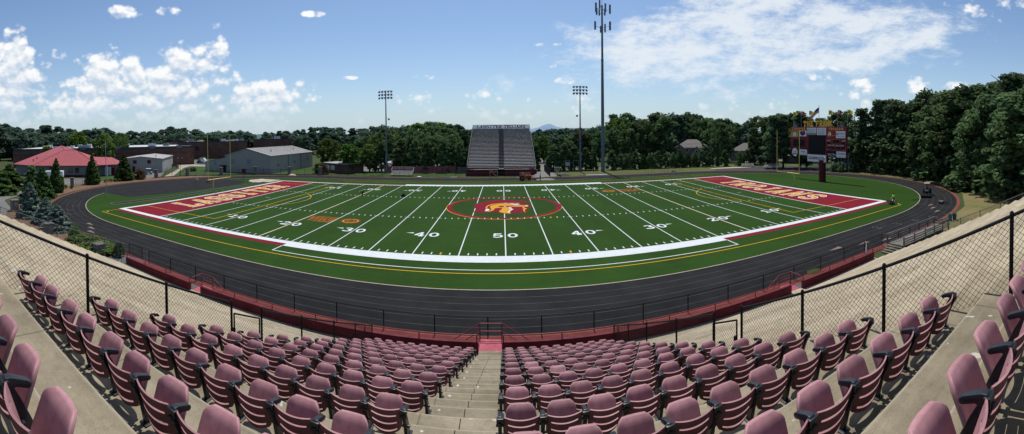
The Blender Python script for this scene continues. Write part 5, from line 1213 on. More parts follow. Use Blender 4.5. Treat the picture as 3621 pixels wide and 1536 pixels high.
def leaves(centres,radii,per,size,m,name,seed,flat=1.0,up=.35,aspect=1.0,droop=0):
    """leaf clumps: many small quads spread through each clump's volume, most near its skin"""
    rg=np.random.default_rng(seed); C_=np.repeat(np.array(centres),per,0); Rr=np.repeat(np.array(radii),per)
    n=len(C_); d=rg.normal(size=(n,3)); d/=np.linalg.norm(d,axis=1)[:,None]
    rad=Rr*(.45+.6*rg.random(n)**.6); P=C_+d*rad[:,None]*np.array([1,1,flat])
    if droop: P[:,2]-=droop*(np.hypot(P[:,0],P[:,1]))**2
    nr=d*.8+rg.normal(size=(n,3))*.55+np.array([0,0,up]); nr/=np.linalg.norm(nr,axis=1)[:,None]
    a=np.cross(nr,rg.normal(size=(n,3))); a/=np.linalg.norm(a,axis=1)[:,None]; b=np.cross(nr,a)
    s=size*(.6+.8*rg.random(n)); a=a*s[:,None]*aspect; b=b*s[:,None]/aspect
    V=np.empty((n,4,3)); V[:,0]=P-a-b*.35; V[:,1]=P-b; V[:,2]=P+a+b*.25; V[:,3]=P+b
    me=bpy.data.meshes.new(name); me.vertices.add(n*4); me.vertices.foreach_set('co',V.ravel()); me.loops.add(n*4); me.loops.foreach_set('vertex_index',np.arange(n*4)); me.polygons.add(n); me.polygons.foreach_set('loop_start',np.arange(n)*4); me.polygons.foreach_set('loop_total',np.full(n,4)); me.materials.append(m); me.update(calc_edges=True); return me
def crown_pts(kind,seed):
    r=random.Random(seed); C_=[];Rd=[]
    if kind=='oak':
        for k in range(105):
            t=r.random()*2*math.pi; z=r.uniform(-1,1); w=(1-abs(z)**2.4)**.5*r.uniform(.45,1.05)*(1.0+.20*math.sin(3*t+seed)+.12*math.sin(5*t+2*seed)); C_.append((.28*w*math.cos(t),.28*w*math.sin(t),.545+.39*z+.03*math.sin(4*t+seed))); Rd.append(r.uniform(.036,.080))
    elif kind=='tall':
        for k in range(105):
            t=r.random()*2*math.pi; z=r.uniform(-1,1); w=(1-abs(z)**2.6)**.5*r.uniform(.4,1.1)*(1-.25*z)*(1+.25*math.sin(3*t+seed+z*3)); C_.append((.185*w*math.cos(t),.185*w*math.sin(t),.53+.44*z)); Rd.append(r.uniform(.028,.064))
    elif kind=='pine':
        for k in range(100):
            t=r.random()*2*math.pi; z=r.random()**.85; w=(1-z*.80)*r.uniform(.1,1.05)*(1+.3*math.sin(9*z*3.14+seed)); C_.append((.21*w*math.cos(t),.21*w*math.sin(t),.20+.77*z)); Rd.append(r.uniform(.022,.052))
    elif kind=='cone':
        for k in range(150):
            t=r.random()*2*math.pi; z=r.random()**1.2; w=(1-z)**.75*(1-.35*max(0,.12-z)/.12); C_.append((.235*w*math.cos(t)*r.uniform(.8,1),.235*w*math.sin(t)*r.uniform(.8,1),.03+.93*z)); Rd.append(.055*(1-z)+.02)
    elif kind=='column':
        for k in range(70):
            t=r.random()*2*math.pi; z=r.random(); w=(1-z**2.2)**.6*r.uniform(.6,1); C_.append((.17*w*math.cos(t),.17*w*math.sin(t),.05+.90*z)); Rd.append(.05*(1-z*.6)+.015)
    elif kind=='cedar':
        for k in range(170):
            t=r.random()*2*math.pi; z=(k/170)**1.25; w=(1-z)**.8*r.uniform(.25,1.12); C_.append((.36*w*math.cos(t),.36*w*math.sin(t),.06+.88*z)); Rd.append(.085*(1-z*.65))
    elif kind=='bush':
        for k in range(40):
            t=r.random()*2*math.pi; z=r.random(); w=math.sqrt(1-z*z*.9)*r.uniform(.3,1); C_.append((.5*w*math.cos(t),.5*w*math.sin(t),.1+.75*z)); Rd.append(r.uniform(.13,.2))
    elif kind=='ball':
        for k in range(30):
            t=r.random()*2*math.pi; z=r.uniform(-.7,1); w=math.sqrt(1-z*z); C_.append((.4*w*math.cos(t),.4*w*math.sin(t),.45+.42*z)); Rd.append(.13)
    elif kind=='spread':
        for k in range(50):
            t=r.random()*2*math.pi; w=r.random()**.6; C_.append((.62*w*math.cos(t),.62*w*math.sin(t),.25+.5*(1-w*w)*r.uniform(.6,1.1))); Rd.append(r.uniform(.12,.2))
    return C_,Rd
def trunk_mesh(kind,seed):
    r=random.Random(seed); mb=MB(); top=dict(oak=.62,tall=.75,pine=.93,cone=.6,column=.6,cedar=.9,bush=.4,ball=.5,spread=.3)[kind]; b=dict(oak=.022,tall=.017,pine=.013,cone=.02,column=.018,cedar=.022,bush=.03,ball=.05,spread=.03)[kind]
    pts=[(0,0,-.03)]; 
    for k in range(1,6): pts.append((r.uniform(-.012,.012)*k*.5,r.uniform(-.012,.012)*k*.5,top*k/5))
    mb.path(pts,[b*(1.25-k*.19) for k in range(6)],7)
    if kind in('oak','tall','pine'):
        for k in range(6):
            t=r.random()*6.28; z=top*r.uniform(.5,.95); l=r.uniform(.1,.2)*(.7 if kind!='oak' else 1.1)
            mb.path([(0,0,z),(l*.5*math.cos(t),l*.5*math.sin(t),z+l*.35),(l*math.cos(t),l*math.sin(t),z+l*.8)],[b*.4,b*.3,b*.12],5)
    return mb.mesh('trunk_shape',M['bark'],'all')
TREE={}
def variant(key,kind,leaf,seed,per,size,**kw):
    c,rd=crown_pts(kind,seed); TREE[key]=(trunk_mesh(kind,seed),leaves(c,rd,per,size,LF[leaf],'crown_shape',seed,**kw))
for k in range(3):
    variant(f'oak{k}','oak','oak',20+k,62,.0165); variant(f'dk{k}','oak','dark',30+k,62,.0165); variant(f'tall{k}','tall','dark',40+k,58,.0135); variant(f'pine{k}','pine','pine',50+k,56,.0125,flat=.75)
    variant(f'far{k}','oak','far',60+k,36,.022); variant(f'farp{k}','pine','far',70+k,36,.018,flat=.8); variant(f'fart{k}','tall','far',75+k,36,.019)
for k in range(2): variant(f'cone{k}','cone','arb',80+k,70,.019,up=.5); variant(f'col{k}','column','dark',84+k,80,.019); variant(f'ced{k}','cedar','blue',90+k,120,.022,flat=.6,droop=.35,up=.6); variant(f'gced{k}','cedar','arb',94+k,110,.021,flat=.6,droop=.3,up=.6)
variant('bush','bush','dark',97,60,.045); variant('jbush','spread','juni',98,80,.035,flat=.6); variant('bball','bush','bright',99,70,.04); variant('ball','ball','juni',100,50,.05); variant('rbush','bush','red',101,60,.045); variant('bright0','oak','bright',102,60,.026); variant('pale0','oak','pale',103,60,.024); variant('brush','bush','juni',104,50,.05)
def tree(name,key,x,y,h,label,cat='tree',group=None,wx=1.0,rz=None,z=0,seed=0):
    r=random.Random(int(x*131+y*17)+seed); t=thing(name,label,cat,(x,y,z),r.uniform(0,6.28) if rz is None else rz,group)
    t.scale=(h*wx,h*wx,h); tm,cm_=TREE[key]
    link(bpy.data.objects.new('trunk',tm),t); link(bpy.data.objects.new('crown',cm_),t); return t
SKY=[(-200,290),(0,300),(30,316),(60,318),(130,316),(200,325),(260,318),(300,328),(360,326),(440,317),(520,328),(600,321),(640,333),(700,328),(760,322),(800,312),(850,317),(900,322),(960,312),(1010,314),(1050,302),(1100,298),(1150,310),(1180,318),(1330,322),(1400,320),(1450,324),(1505,318),(1540,289),(1580,284),(1620,293),(1660,284),(1700,290),(1760,288),(1800,298),(1850,305),(1900,290),(1940,284),(1990,276),(2050,288),(2100,276),(2150,270),(2190,246),(2230,240),(2260,248),(2310,228),(2340,226),(2390,236),(2420,202),(2480,190),(2530,180),(2576,176),(2800,150)]
def skyh(x,y):
    az=math.atan2(x-CX,y-CY); r=math.hypot(x-CX,y-CY); u=(U0+az*FPX)/1.4056
    for (a,b),(c,d) in zip(SKY,SKY[1:]):
        if a<=u<=c: v=b+(d-b)*(u-a)/(c-a); break
    else: v=SKY[0][1] if u<0 else SKY[-1][1]
    vh=469+(29*(az/-1.27)**1.5 if az<0 else 2*az)
    return CZ+r*(vh-v*1.4056)/FPX
def polar(az,r): return CX+r*math.sin(az),CY+r*math.cos(az)
rn=random.Random(77)
def clear(x,y):
    dx,dy=x-46,y-24.8
    if x>46 and math.hypot(dx,dy)<47: return False
    az=math.atan2(x-CX,y-CY); r_=math.hypot(x-CX,y-CY)
    if (.425<az<.535 and r_<184) or (.585<az<.70 and 100<r_<172): return False
    if y<-8 and x<66 and y>-40: return False
    return True
SECT=[(-9,'left of the red roof'),(-1.20,'above the red roof'),(-1.03,'above the metal shed'),(-.90,'above the school corner'),(-.78,'above the gym lean-to'),(-.66,'above the gym gable'),(-.56,'right of the gym'),(-.40,'left of the left floodlight'),(-.29,'right of the left floodlight'),(-.17,'next to the far stand'),(0,'just right of the far stand'),(.12,'by the right floodlight'),(.21,'by the cell tower'),(.28,'right of the cell tower'),(.42,'above the two storey house'),(.52,'right of that house'),(.62,'left of the scoreboard'),(.74,'behind the scoreboard'),(.90,'right of the scoreboard'),(1.05,'above the dark tractor'),(1.20,'above the rubbish bins'),(1.33,'at the right edge')]
def belt(a0,a1,r0,r1,n,keys,frac,name,row,group,wx=(1.0,1.3),hmin=8,jit=.35,word='tree'):
    made=[]
    for k in range(n):
        a=a0+(a1-a0)*(k+.5+rn.uniform(-jit,jit))/n; r=rn.uniform(r0,r1); x,y=polar(a,r)
        while not clear(x,y): r+=3; x,y=polar(a,r)
        h=max(hmin,skyh(x,y)*rn.uniform(*frac)); key=rn.choice(keys)
        kd={'p':'pine','f':'broadleaf','o':'broadleaf','d':'dark broadleaf','t':'tall narrow','b':'bushy','c':'dark upright'}.get(key[0],'broadleaf')
        if key.startswith('farp'): kd='pine'
        made.append((a,kd,tree(name,key,x,y,h,'x',group=group,wx=rn.uniform(*wx)*(1.0 if key[:4] not in('pine','farp','tall','fart') else 1.25))))
    made.sort(key=lambda q:q[0]); cnt={}
    for a,kd,t in made:
        sc=[p for lo,p in SECT if a>=lo][-1]; cnt[sc]=cnt.get(sc,0)+1
        t['label']=f"{kd} {word}, {ORD[min(12,cnt[sc]-1)]} from left {sc}, {row}"
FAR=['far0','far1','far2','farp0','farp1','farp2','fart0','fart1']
# far wood behind the school, two rows; the rows behind carry the skyline
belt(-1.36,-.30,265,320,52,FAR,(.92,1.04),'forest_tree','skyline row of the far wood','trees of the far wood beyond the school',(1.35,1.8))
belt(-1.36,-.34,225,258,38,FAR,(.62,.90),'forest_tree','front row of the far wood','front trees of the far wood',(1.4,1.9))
# woods behind the left car park, left of the far stand
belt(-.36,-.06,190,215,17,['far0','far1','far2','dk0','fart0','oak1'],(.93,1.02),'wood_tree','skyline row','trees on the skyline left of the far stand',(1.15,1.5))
belt(-.40,-.05,160,185,16,['dk0','dk1','dk2','tall0','oak0','pine1'],(.70,.92),'wood_tree','row behind the car park','trees behind the car park')
belt(-.27,-.115,128,140,8,['dk0','dk2','tall1','tall2'],(.55,.75),'wood_tree','row behind the conifer screen','trees behind the conifer screen')
# right of the stand: lower background
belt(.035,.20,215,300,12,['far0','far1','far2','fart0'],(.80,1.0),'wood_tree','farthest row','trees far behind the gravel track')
belt(.05,.19,150,185,6,['oak0','far1','dk1'],(.62,.85),'wood_tree','row beyond the bank','trees beyond the bank')
belt(.19,.60,175,205,16,['far0','dk1','oak2','tall0','pine0','far2'],(.93,1.03),'wood_tree','skyline row','trees on the skyline right of the cell tower')
belt(.17,.58,150,170,11,['dk0','dk1','dk2','pine1','tall1'],(.66,.95),'wood_tree','row by the houses','trees by the houses')
belt(.50,.80,150,190,12,['dk0','far1','dk2','tall0','oak1'],(.85,1.0),'wood_tree','row behind the houses','trees behind the houses')
# tall wood round the right bend
RK=['dk0','dk1','pine0','pine1','pine2','pine0','pine1','pine2','tall0','tall1','tall2']
belt(.68,1.42,112,132,22,RK,(.88,.98),'wood_tree','back row of the tall wood','back trees of the tall right wood',(.9,1.2))
belt(.95,1.45,94,104,15,RK,(.86,1.0),'wood_tree','middle row of the tall wood','middle trees of the tall right wood',(.9,1.2))
belt(.99,1.50,80,90,13,RK,(.80,1.02),'wood_tree','front row of the tall wood','front trees of the tall right wood',(1.0,1.3))
belt(1.13,1.52,62,74,8,['pine0','pine1','pine2','tall0','dk1'],(.78,1.02),'wood_tree','nearest row, towering over the bend','nearest trees of the tall right wood',(1.1,1.4))
belt(1.05,1.50,72,84,14,['bush','dk1','dk2','oak0'],(.28,.50),'understorey_tree','young growth by grass','young trees under the tall right wood',(1.3,1.9),4)
belt(.92,1.34,86,96,15,['bush','dk0','col0'],(.16,.30),'understorey_tree','low growth at wood foot','low shrubs at the foot of the right wood',(1.2,1.8),3)
# single trees and shrubs one can point at
for (x,y,h,key,lab,wx) in [
 (-46.9,75.3,8.9,'bright0','round bright green tree beside the brick hut',1.25),(-41.6,78.6,9.0,'oak0','broad green tree left of the left floodlight pole',1.25),(-61.3,89.0,11.0,'oak1','tall round tree just right of the pale gym',1.3),(-48.5,104,12,'oak2','pale green tree behind the car park, right of the gym',1.1),
 (-133,43,14.9,'oak2','olive green tree behind the right end of the red roof',1.05),(-150,62,15.5,'oak2','broad olive tree standing in front of the long school block',.85),(-94,-17,15.0,'oak0','large green tree filling the left edge above the drive',1.2),(-113,-13,15,'bright0','second large green tree at the left edge, further back',1.1),
 (-139,21,9.5,'bright0','light green young tree left of the red roof',1.1),(-190,60,16,'bright0','bright green round tree beyond the school roof',1.25),
 (32.5,122,13.5,'pale0','pale yellowish tree right of the gravel track',.8),(82,98.5,9.5,'pine2','drooping pine at the left corner of the two storey house',1.3),(107,118,14.8,'pale0','pale feathery tree between the two grey houses',1.5)]:
    tree('tree',key,x,y,h,lab,wx=wx)
for k,(x,y,h,key,lab,wx) in enumerate([
 (-80.74,-1.3,7.9,'cone0','slim cone shaped evergreen left of the stone pillar',1.0),(-89.85,13.1,7.9,'cone1','cone shaped evergreen right of the stone pillar on the left bend',1.15),(-92.1,24.8,7.6,'cone0','wide cone shaped evergreen in front of the metal shed',1.5)]):
    tree('cone_evergreen',key,x,y,h,lab,'tree','cone shaped evergreens on the left bend',wx=wx)
for (x,y,h,key,lab,wx) in [(-57.1,-16.3,5.6,'ced0','largest blue cedar, by the drive on the left bend',1.05),(-51.7,-15.9,3.9,'ced1','middle blue cedar of the three beside the left bend',1.35),(-47.2,-16.2,3.5,'ced0','smallest blue cedar, nearest the bleachers',1.6)]:
    tree('blue_cedar',key,x,y,h,lab,'tree','blue cedars beside the left bend',wx=wx)
for (x,y,h,key,lab,wx) in [(-74.6,-7.2,6.9,'gced0','green layered cedar between the blue cedar and the red roof',1.0),(-70.0,-11.5,5.6,'gced1','green cedar right behind the largest blue cedar',1.2),(-80,-7.5,6.6,'col0','grey green leafy shrub tree left of the layered cedar',1.7),(-86,-14.5,6.9,'gced0','dark bushy evergreen beyond the drive, largest at left',2.0),(-92,-9,6.4,'gced1','dark bushy evergreen beyond the drive, behind the largest',1.9),(-85,-19.5,6.2,'col1','dark evergreen beyond the drive, nearest the left edge',2.6)]:
    tree('evergreen',key,x,y,h,lab,'tree',wx=wx)
for (x,y,h,key,lab,wx) in [(-39.6,-17.4,2.2,'bball','bright green rounded bush above the spreading juniper',.62),(-38.0,-17.0,1.9,'jbush','yellow green spreading juniper beside the track, upper clump',1.9),(-35.6,-16.5,1.5,'jbush','yellow green spreading juniper beside the track, lower clump',2.0),(-33.0,-15.7,1.5,'bush','small dark shrub next to the end gate of the walkway',.8),(-86,3.4,1.0,'ball','small round bush left of the stone pillar on the bend',1.1),(-85,4.6,1.0,'bush','dark round bush touching the stone pillar on the bend',.8),(-79.2,-3.7,1.0,'rbush','low reddish bush at the foot of the slim evergreen',1.2),(-78.4,-4.9,.9,'rbush','lower reddish bush beside the red track edge',1.2),(-91.1,29.6,3.2,'rbush','reddish green bush right of the wide evergreen',1.0),(-92.0,27.9,1.7,'bush','low green bush between the wide evergreen and the reddish bush',1.1),(-89.5,11.0,.8,'brush','tiny yellowish bush left of the middle evergreen',1.3),(-52.8,68.0,3.6,'rbush','reddish crape myrtle beside the gym corner',.9),(-55.5,70.2,3.4,'brush','small crape myrtle in front of the brick hut',.9),(88,37.3,2.6,'brush','brown green brush heap right of the scoreboard pole',1.8),(-98,58,1.5,'bush','dark bush at the lean-to end of the gym',1.8)]:
    tree('shrub',key,x,y,h,lab,'shrub',wx=wx)
for k in range(4):
    f=k/3; tree('clipped_bush','ball',-91.2+.5*f,18.2+4.2*f,.95,['leftmost','second from left','third from left','rightmost'][k]+' of four clipped yellow green bushes along the mulch bed','shrub','clipped bushes in the mulch bed',wx=1.25)
# dark conifers behind the far fence, left of the stand
for k,(x,h,wx) in enumerate([(-37.8,9.6,1.35),(-31.5,10.4,1.4),(-27.0,10.2,1.35),(-23.0,10.0,1.2),(-18.0,10.4,1.3),(-15.0,8.3,1.2),(-12.9,9.4,1.2),(-11.0,7.4,1.0)]):
    tree('screen_conifer','col%d'%(k%2),x,79.3+.4*(k%3),h,ORD[k]+' dark conifer from the left in the screen left of the far stand','tree','conifers in the screen left of the far stand',wx=wx)
for k,(x,y,h,wx) in enumerate([(10.2,82,8.2,1.1),(15.2,79.5,8.2,1.6),(18.8,80.5,8.6,1.6),(21.9,80.0,8.0,1.5),(25.4,80.0,7.2,1.5),(27.6,79,6.2,1.3)]):
    tree('screen_conifer','col%d'%(k%2),x,y,h,ORD[k]+' dark conifer from the left in the clump right of the far stand','tree','conifers right of the far stand',wx=wx)
for k in range(19):
    x=33.5+k*2.55; y=78.6-.0022*(x-33)**2-(.12*(x-60) if x>60 else 0); h=(4.9 if k%3 else 5.7)*(1 if 0<k else 1.1)
    if k in(16,): continue
    tree('hedge_evergreen',['col0','col1','bush'][k%3] if k%5!=4 else 'cone0',x,y,h,f'small evergreen in the loose hedge right of the cell tower, {ORD[k] if k<13 else "near the sand strip"}'+(f' no. {k}' if False else ''),'tree','evergreens in the loose hedge',wx=1.6 if k%3!=2 else .62)
for (x,y,h,lab) in [(84.0,73.5,13.6,'left one of two tall dark cypresses before the half hidden house'),(87.5,70.2,12.2,'right one of two tall dark cypresses before the half hidden house')]: tree('dark_cypress','col0',x,y,h,lab,'tree',wx=1.25)
tree('bare_tree','rbush',89.3,69,7.5,'thin greyish tree just right of the two dark cypresses','tree',wx=.5)
# ------------------------------------------------------------------ people
def skinmesh(name,V,E,Rd,m,parent,sub=1):
    me=bpy.data.meshes.new(name); me.from_pydata(V,E,[]); o=bpy.data.objects.new(name,me); COL.objects.link(o)
    sk=o.modifiers.new('skin','SKIN'); sk.use_smooth_shade=True
    sd_=o.modifiers.new('sub','SUBSURF'); sd_.levels=sub; sd_.render_levels=sub
    for i,r in enumerate(Rd):
        q=me.skin_vertices[0].data[i]; q.radius=(r,r) if not isinstance(r,tuple) else r; q.use_root=(i==0)
    bpy.context.view_layer.update()
    ev=o.evaluated_get(bpy.context.evaluated_depsgraph_get()); nm_=bpy.data.meshes.new_from_object(ev); bpy.data.objects.remove(o); nm_.name=name
    nm_.materials.clear(); nm_.materials.append(m); nm_.polygons.foreach_set('use_smooth',[True]*len(nm_.polygons))
    return link(bpy.data.objects.new(name,nm_),parent)
def person(label,loc,rz,shirt,trousers,J,hat=None,sleeve=.5):
    """J: joints in metres, figure faces +y. keys pelvis chest neck head, l/r shoulder elbow wrist hip knee ankle"""
    t=thing('person',label,'person',loc,rz); g=lambda k:Vector(J[k])
    V=[];E=[];Rd=[]
    def a(p,r,pr=None):
        V.append(tuple(p));Rd.append(r);i=len(V)-1
        if pr is not None:E.append((pr,i))
        return i
    pel=a(g('pelvis'),(.145,.105)); wa=a(g('pelvis').lerp(g('chest'),.5),(.13,.10),pel); ch=a(g('chest'),(.165,.115),wa); nk=a(g('neck'),.058,ch)
    hd=g('head'); ax=(hd-g('neck')).normalized()
    h1=a(g('neck').lerp(hd,.45),.062,nk); h2=a(hd,.098,h1); a(hd+ax*.09,.07,h2)
    fwd=Vector(J.get('face',(0,1,0))).normalized(); a(hd-ax*.01+fwd*.105,.018,h2)
    for s in 'lr':
        sh=a(g(s+'sh'),.062,ch); el=a(g(s+'el'),.045,sh); wr=a(g(s+'wr'),.030,el); d=(g(s+'wr')-g(s+'el')).normalized(); pm_=a(g(s+'wr')+d*.07,(.042,.022),wr)
        side=d.cross(fwd); side=side.normalized() if side.length>.1 else Vector((1,0,0)); cur=d.cross(side)*-1
        for k,(o,l) in enumerate(((-.033,.065),(-.011,.078),(.011,.073),(.033,.058))):
            f1=a(g(s+'wr')+d*(.08+l*.45)+side*o+cur*.006,.0095,pm_); a(g(s+'wr')+d*(.08+l*.85)+side*o*1.05+cur*.026,.0085,f1)
        th=a(g(s+'wr')+d*.045+side*-.052,.012,wr); a(g(s+'wr')+d*.085+side*-.068+cur*.012,.0095,th)
        hp=a(g(s+'hip'),.088,pel); kn=a(g(s+'kn'),.058,hp); an=a(g(s+'an'),.040,kn); a(g(s+'an')+Vector((0,-.03,-.05)),.042,an); a(g(s+'an')+Vector(J.get('toe',(0,.15,-.055))),.036,an)
    skinmesh('body',V,E,Rd,M['skin'],t)
    V=[];E=[];Rd=[]; pel=a(g('pelvis')+(g('chest')-g('pelvis'))*.02,(.165,.125)); wa=a(g('pelvis').lerp(g('chest'),.5),(.155,.122),pel); ch=a(g('chest'),(.19,.138),wa); a(g('chest').lerp(g('neck'),.55),.09,ch)
    for s in 'lr':
        sh=a(g(s+'sh'),.082,ch); el=a(g(s+'sh').lerp(g(s+'el'),.95 if sleeve>=.5 else .7),.064,sh)
        if sleeve>.6: a(g(s+'el').lerp(g(s+'wr'),.85),.048,el)
    skinmesh('shirt',V,E,Rd,shirt,t)
    V=[];E=[];Rd=[]; pel=a(g('pelvis'),(.165,.13))
    for s in 'lr': hp=a(g(s+'hip'),.108,pel); kn=a(g(s+'kn'),.078,hp); a(g(s+'kn').lerp(g(s+'an'),.92),.062,kn)
    skinmesh('trousers',V,E,Rd,trousers,t)
    for s in 'lr':
        p=g(s+'an')+Vector(J.get('toe',(0,.15,-.055)))*.45; MB().ball((p.x,p.y,p.z-.02),.06,10,7,(.85,2.2,.85)).build('shoe',M['darkcloth'],t,smooth='all')
    c=hd+ax*.055-fwd*.018
    MB().ball(tuple(c),.112,12,8,(.95,1.02,.82)).build('hair' if hat is None else 'cap',M['hair'] if hat is None else hat,t,smooth='all')
    if hat is not None: q=c+fwd*.12-ax*.02; MB().box(tuple(q),(.15,.11,.014)).build('cap_peak',hat,t)
    return t
def stand(lwr=(-.27,.02,.80),rwr=(.27,.02,.80),lel=(-.25,-.03,1.10),rel=(.25,-.03,1.10),stride=0.0):
    return dict(pelvis=(0,0,.95),chest=(0,0,1.28),neck=(0,.0,1.50),head=(0,.025,1.645),lsh=(-.19,0,1.42),rsh=(.19,0,1.42),lel=lel,rel=rel,lwr=lwr,rwr=rwr,lhip=(-.095,0,.90),rhip=(.095,0,.90),lkn=(-.11,.03+stride*.5,.50),rkn=(.11,.03-stride*.3,.50),lan=(-.12,stride,.085),ran=(.12,-stride,.085))
person('man in light blue shirt and dark trousers standing right of the orange tractor',(9.06,57.65,.0),R(100),M['blueshirt'],M['darkcloth'],stand())
person('worker in lime safety shirt pushing a machine at the near right corner of the field',(54.05,-3.12,.012),R(70),M['hivis'],M['darkcloth'],stand((-.16,.42,.88),(.16,.42,.88),(-.25,.12,1.13),(.25,.12,1.13),.10),M['hair'])
B_=dict(pelvis=(0,-.12,.78),chest=(0,.22,.92),neck=(0,.42,.86),head=(0,.54,.76),face=(0,.4,-1),lsh=(-.18,.30,.86),rsh=(.18,.30,.86),lel=(-.2,.36,.58),rel=(.2,.36,.58),lwr=(-.12,.46,.34),rwr=(.12,.46,.34),lhip=(-.1,-.14,.76),rhip=(.1,-.14,.76),lkn=(-.13,.08,.44),rkn=(.13,.08,.44),lan=(-.13,-.06,.085),ran=(.13,-.06,.085))
person('worker in grey shirt bent over the turf on the far side of the field',(-26.9,33.2,.012),R(80),M['greyshirt'],M['darkcloth'],B_,M['white'])
SITJ=dict(pelvis=(0,0,.12),chest=(0,-.04,.46),neck=(0,-.03,.68),head=(0,0,.82),lsh=(-.19,-.03,.60),rsh=(.19,-.03,.60),lel=(-.24,.14,.38),rel=(.24,.14,.38),lwr=(-.12,.38,.42),rwr=(.12,.38,.42),lhip=(-.1,.02,.10),rhip=(.1,.02,.10),lkn=(-.17,.42,.16),rkn=(.17,.42,.16),lan=(-.17,.48,-.26),ran=(.17,.48,-.26))
# ------------------------------------------------------------------ tractors
def tractor(label,loc,rz,paint,loader=True,canopy=False,name='tractor'):
    """faces local +x"""
    t=thing(name,label,'tractor',loc,rz)
    h=MB(); h.prism([(.35,.72),(1.75,.68),(1.85,.80),(1.82,1.10),(1.6,1.22),(.45,1.30),(.35,1.1)],-.33,.33,'y'); h.build('hood',paint,t,bevel=.05)
    MB().bx(1.80,1.87,-.26,.26,.76,1.08).build('grille',M['black'],t); 
    for s in (-1,1): MB().lathe([(0,0),(.07,0),(.06,.04)],(1.86,s*.2,1.13),10,'x').build('headlight',M['white'],t)
    MB().bx(-.65,1.7,-.22,.22,.45,.72).build('chassis',M['blackmetal'],t)
    MB().bx(-.45,.4,-.45,.45,.62,.70).build('floor',paint,t)
    for s in (-1,1):
        f=MB(); f.path([(-.95,s*.62,.72),(-.85,s*.62,1.12),(-.5,s*.62,1.27),(-.12,s*.62,1.18),(.05,s*.62,.85)],.02,5)
        f.add([(-.98,s*.45,.75),(-.86,s*.45,1.14),(-.5,s*.45,1.30),(-.1,s*.45,1.2),(.06,s*.45,.85),(-.98,s*.80,.75),(-.86,s*.80,1.14),(-.5,s*.80,1.30),(-.1,s*.80,1.2),(.06,s*.80,.85)],[(k,k+1,k+6,k+5) for k in range(4)]); f.build('fender',paint,t)
        for x,r,w,nm_ in ((-.5,.62,.34,'rear_wheel'),(1.35,.37,.22,'front_wheel')):
            y=s*(.62 if r>.5 else .5); wm_=MB()
            for k in range(14):
                a=2*math.pi*k/14; wm_.box((x+math.cos(a)*r*.985,y,r+math.sin(a)*r*.985),(.07,w*.9,.05),0,0,-a)
            wt=wm_.lathe([(r*.55,-w/2),(r*.92,-w/2),(r,-w*.32),(r,w*.32),(r*.92,w/2),(r*.55,w/2)],(x,y,r),20,'y').build(nm_,M['rubber'],t,smooth=True)
            MB().lathe([(0,-w*.32),(r*.2,-w*.3),(r*.28,-w*.42),(r*.56,-w*.40),(r*.56,w*.40),(r*.28,w*.42),(r*.2,w*.3),(0,w*.32)],(x,y,r),16,'y').build('rim',paint if loader else M['galv'],wt,smooth=True)
    MB().bx(-.62,-.15,-.25,.25,.95,1.03).bx(-.68,-.58,-.25,.25,1.03,1.45).build('seat',M['black'],t,bevel=.03)
    w=MB(); band(w,0,0,.15,.19,0,18); w.v=[(.18+y_*.5,x_,1.36+y_*.86) for x_,y_,_ in w.v]; w.tube((.3,0,1.05),(.18,0,1.36),.025); w.build('steering_wheel',M['black'],t)
    rp=MB(); z=2.25
    for s in (-1,1): rp.bx(-.80,-.72,s*.42-.03,s*.42+.03,.7,z)
    rp.bx(-.80,-.72,-.45,.45,z-.06,z); 
    if canopy:
        for s in (-1,1): rp.bx(.28,.34,s*.42-.025,s*.42+.025,.7,z)
        rp.bx(-.80,.36,-.45,-.39,z-.05,z); rp.bx(-.80,.36,.39,.45,z-.05,z)
    rp.build('roll_bar',M['blackmetal'] if not canopy else M['galv'],t)
    if canopy: MB().bx(-.9,.5,-.55,.55,z+.002,z+.07).build('canopy',M['greyroof'],t,bevel=.03)
    MB().tube((1.1,.2,1.2),(1.1,.2,1.75),.035).build('exhaust',M['black'],t)
    if loader:
        for s in (-1,1):
            l=MB(); l.path([(.35,s*.44,1.15),(.9,s*.46,1.30),(1.9,s*.46,1.05),(2.45,s*.46,.35)],.06,6); l.tube((.5,s*.44,.7),(1.4,s*.46,1.15),.04); l.bx(.28,.42,s*.44-.05,s*.44+.05,.6,1.2); l.build('loader_arm',paint,t,smooth=True)
        b=MB(); b.prism([(2.45,.06),(3.15,.03),(3.17,.07),(2.55,.12),(2.50,.55),(2.42,.6)],-.75,.75,'y')
        for s in (-1,1): b.prism([(2.45,.06),(3.15,.03),(2.50,.58)],s*.75-.02,s*.75+.02,'y')
        b.build('bucket',paint,t)
    else:
        b=MB(); b.bx(2.0,2.7,-.95,.95,.10,.42); b.bx(2.1,2.6,-.8,.8,.42,.62); b.build('front_sweeper',M['blackmetal'],t,bevel=.04); MB().lathe([(0,-.95),(.28,-.95),(.28,.95),(0,.95)],(2.85,0,.29),14,'y').build('brush_roll',M['rubber'],t); MB().bx(1.7,2.05,-.2,.2,.35,.5).build('hitch',M['blackmetal'],t)
    return t
tractor('orange tractor with a front loader, parked in front of the far stand',(5.1,58.6,0),R(2),M['orange'])
person('driver in red shirt sitting on the orange tractor',(4.72,58.6,.90),R(-88),M['redshirt'],M['darkcloth'],SITJ,M['white'])
tractor('dark tractor with a grey canopy and front sweeper on the right bend',(64.7,-3.9,0),R(205),M['green_t'],False,True)
q=Vector((64.7,-3.9,0))+Matrix.Rotation(R(205),3,'Z')@Vector((-.38,0,.90)); person('driver in orange shirt sitting under the canopy of the dark tractor',tuple(q),R(115),mat('orange_shirt',(.45,.09,.03),.85,.1,6),M['darkcloth'],SITJ,M['hair'])
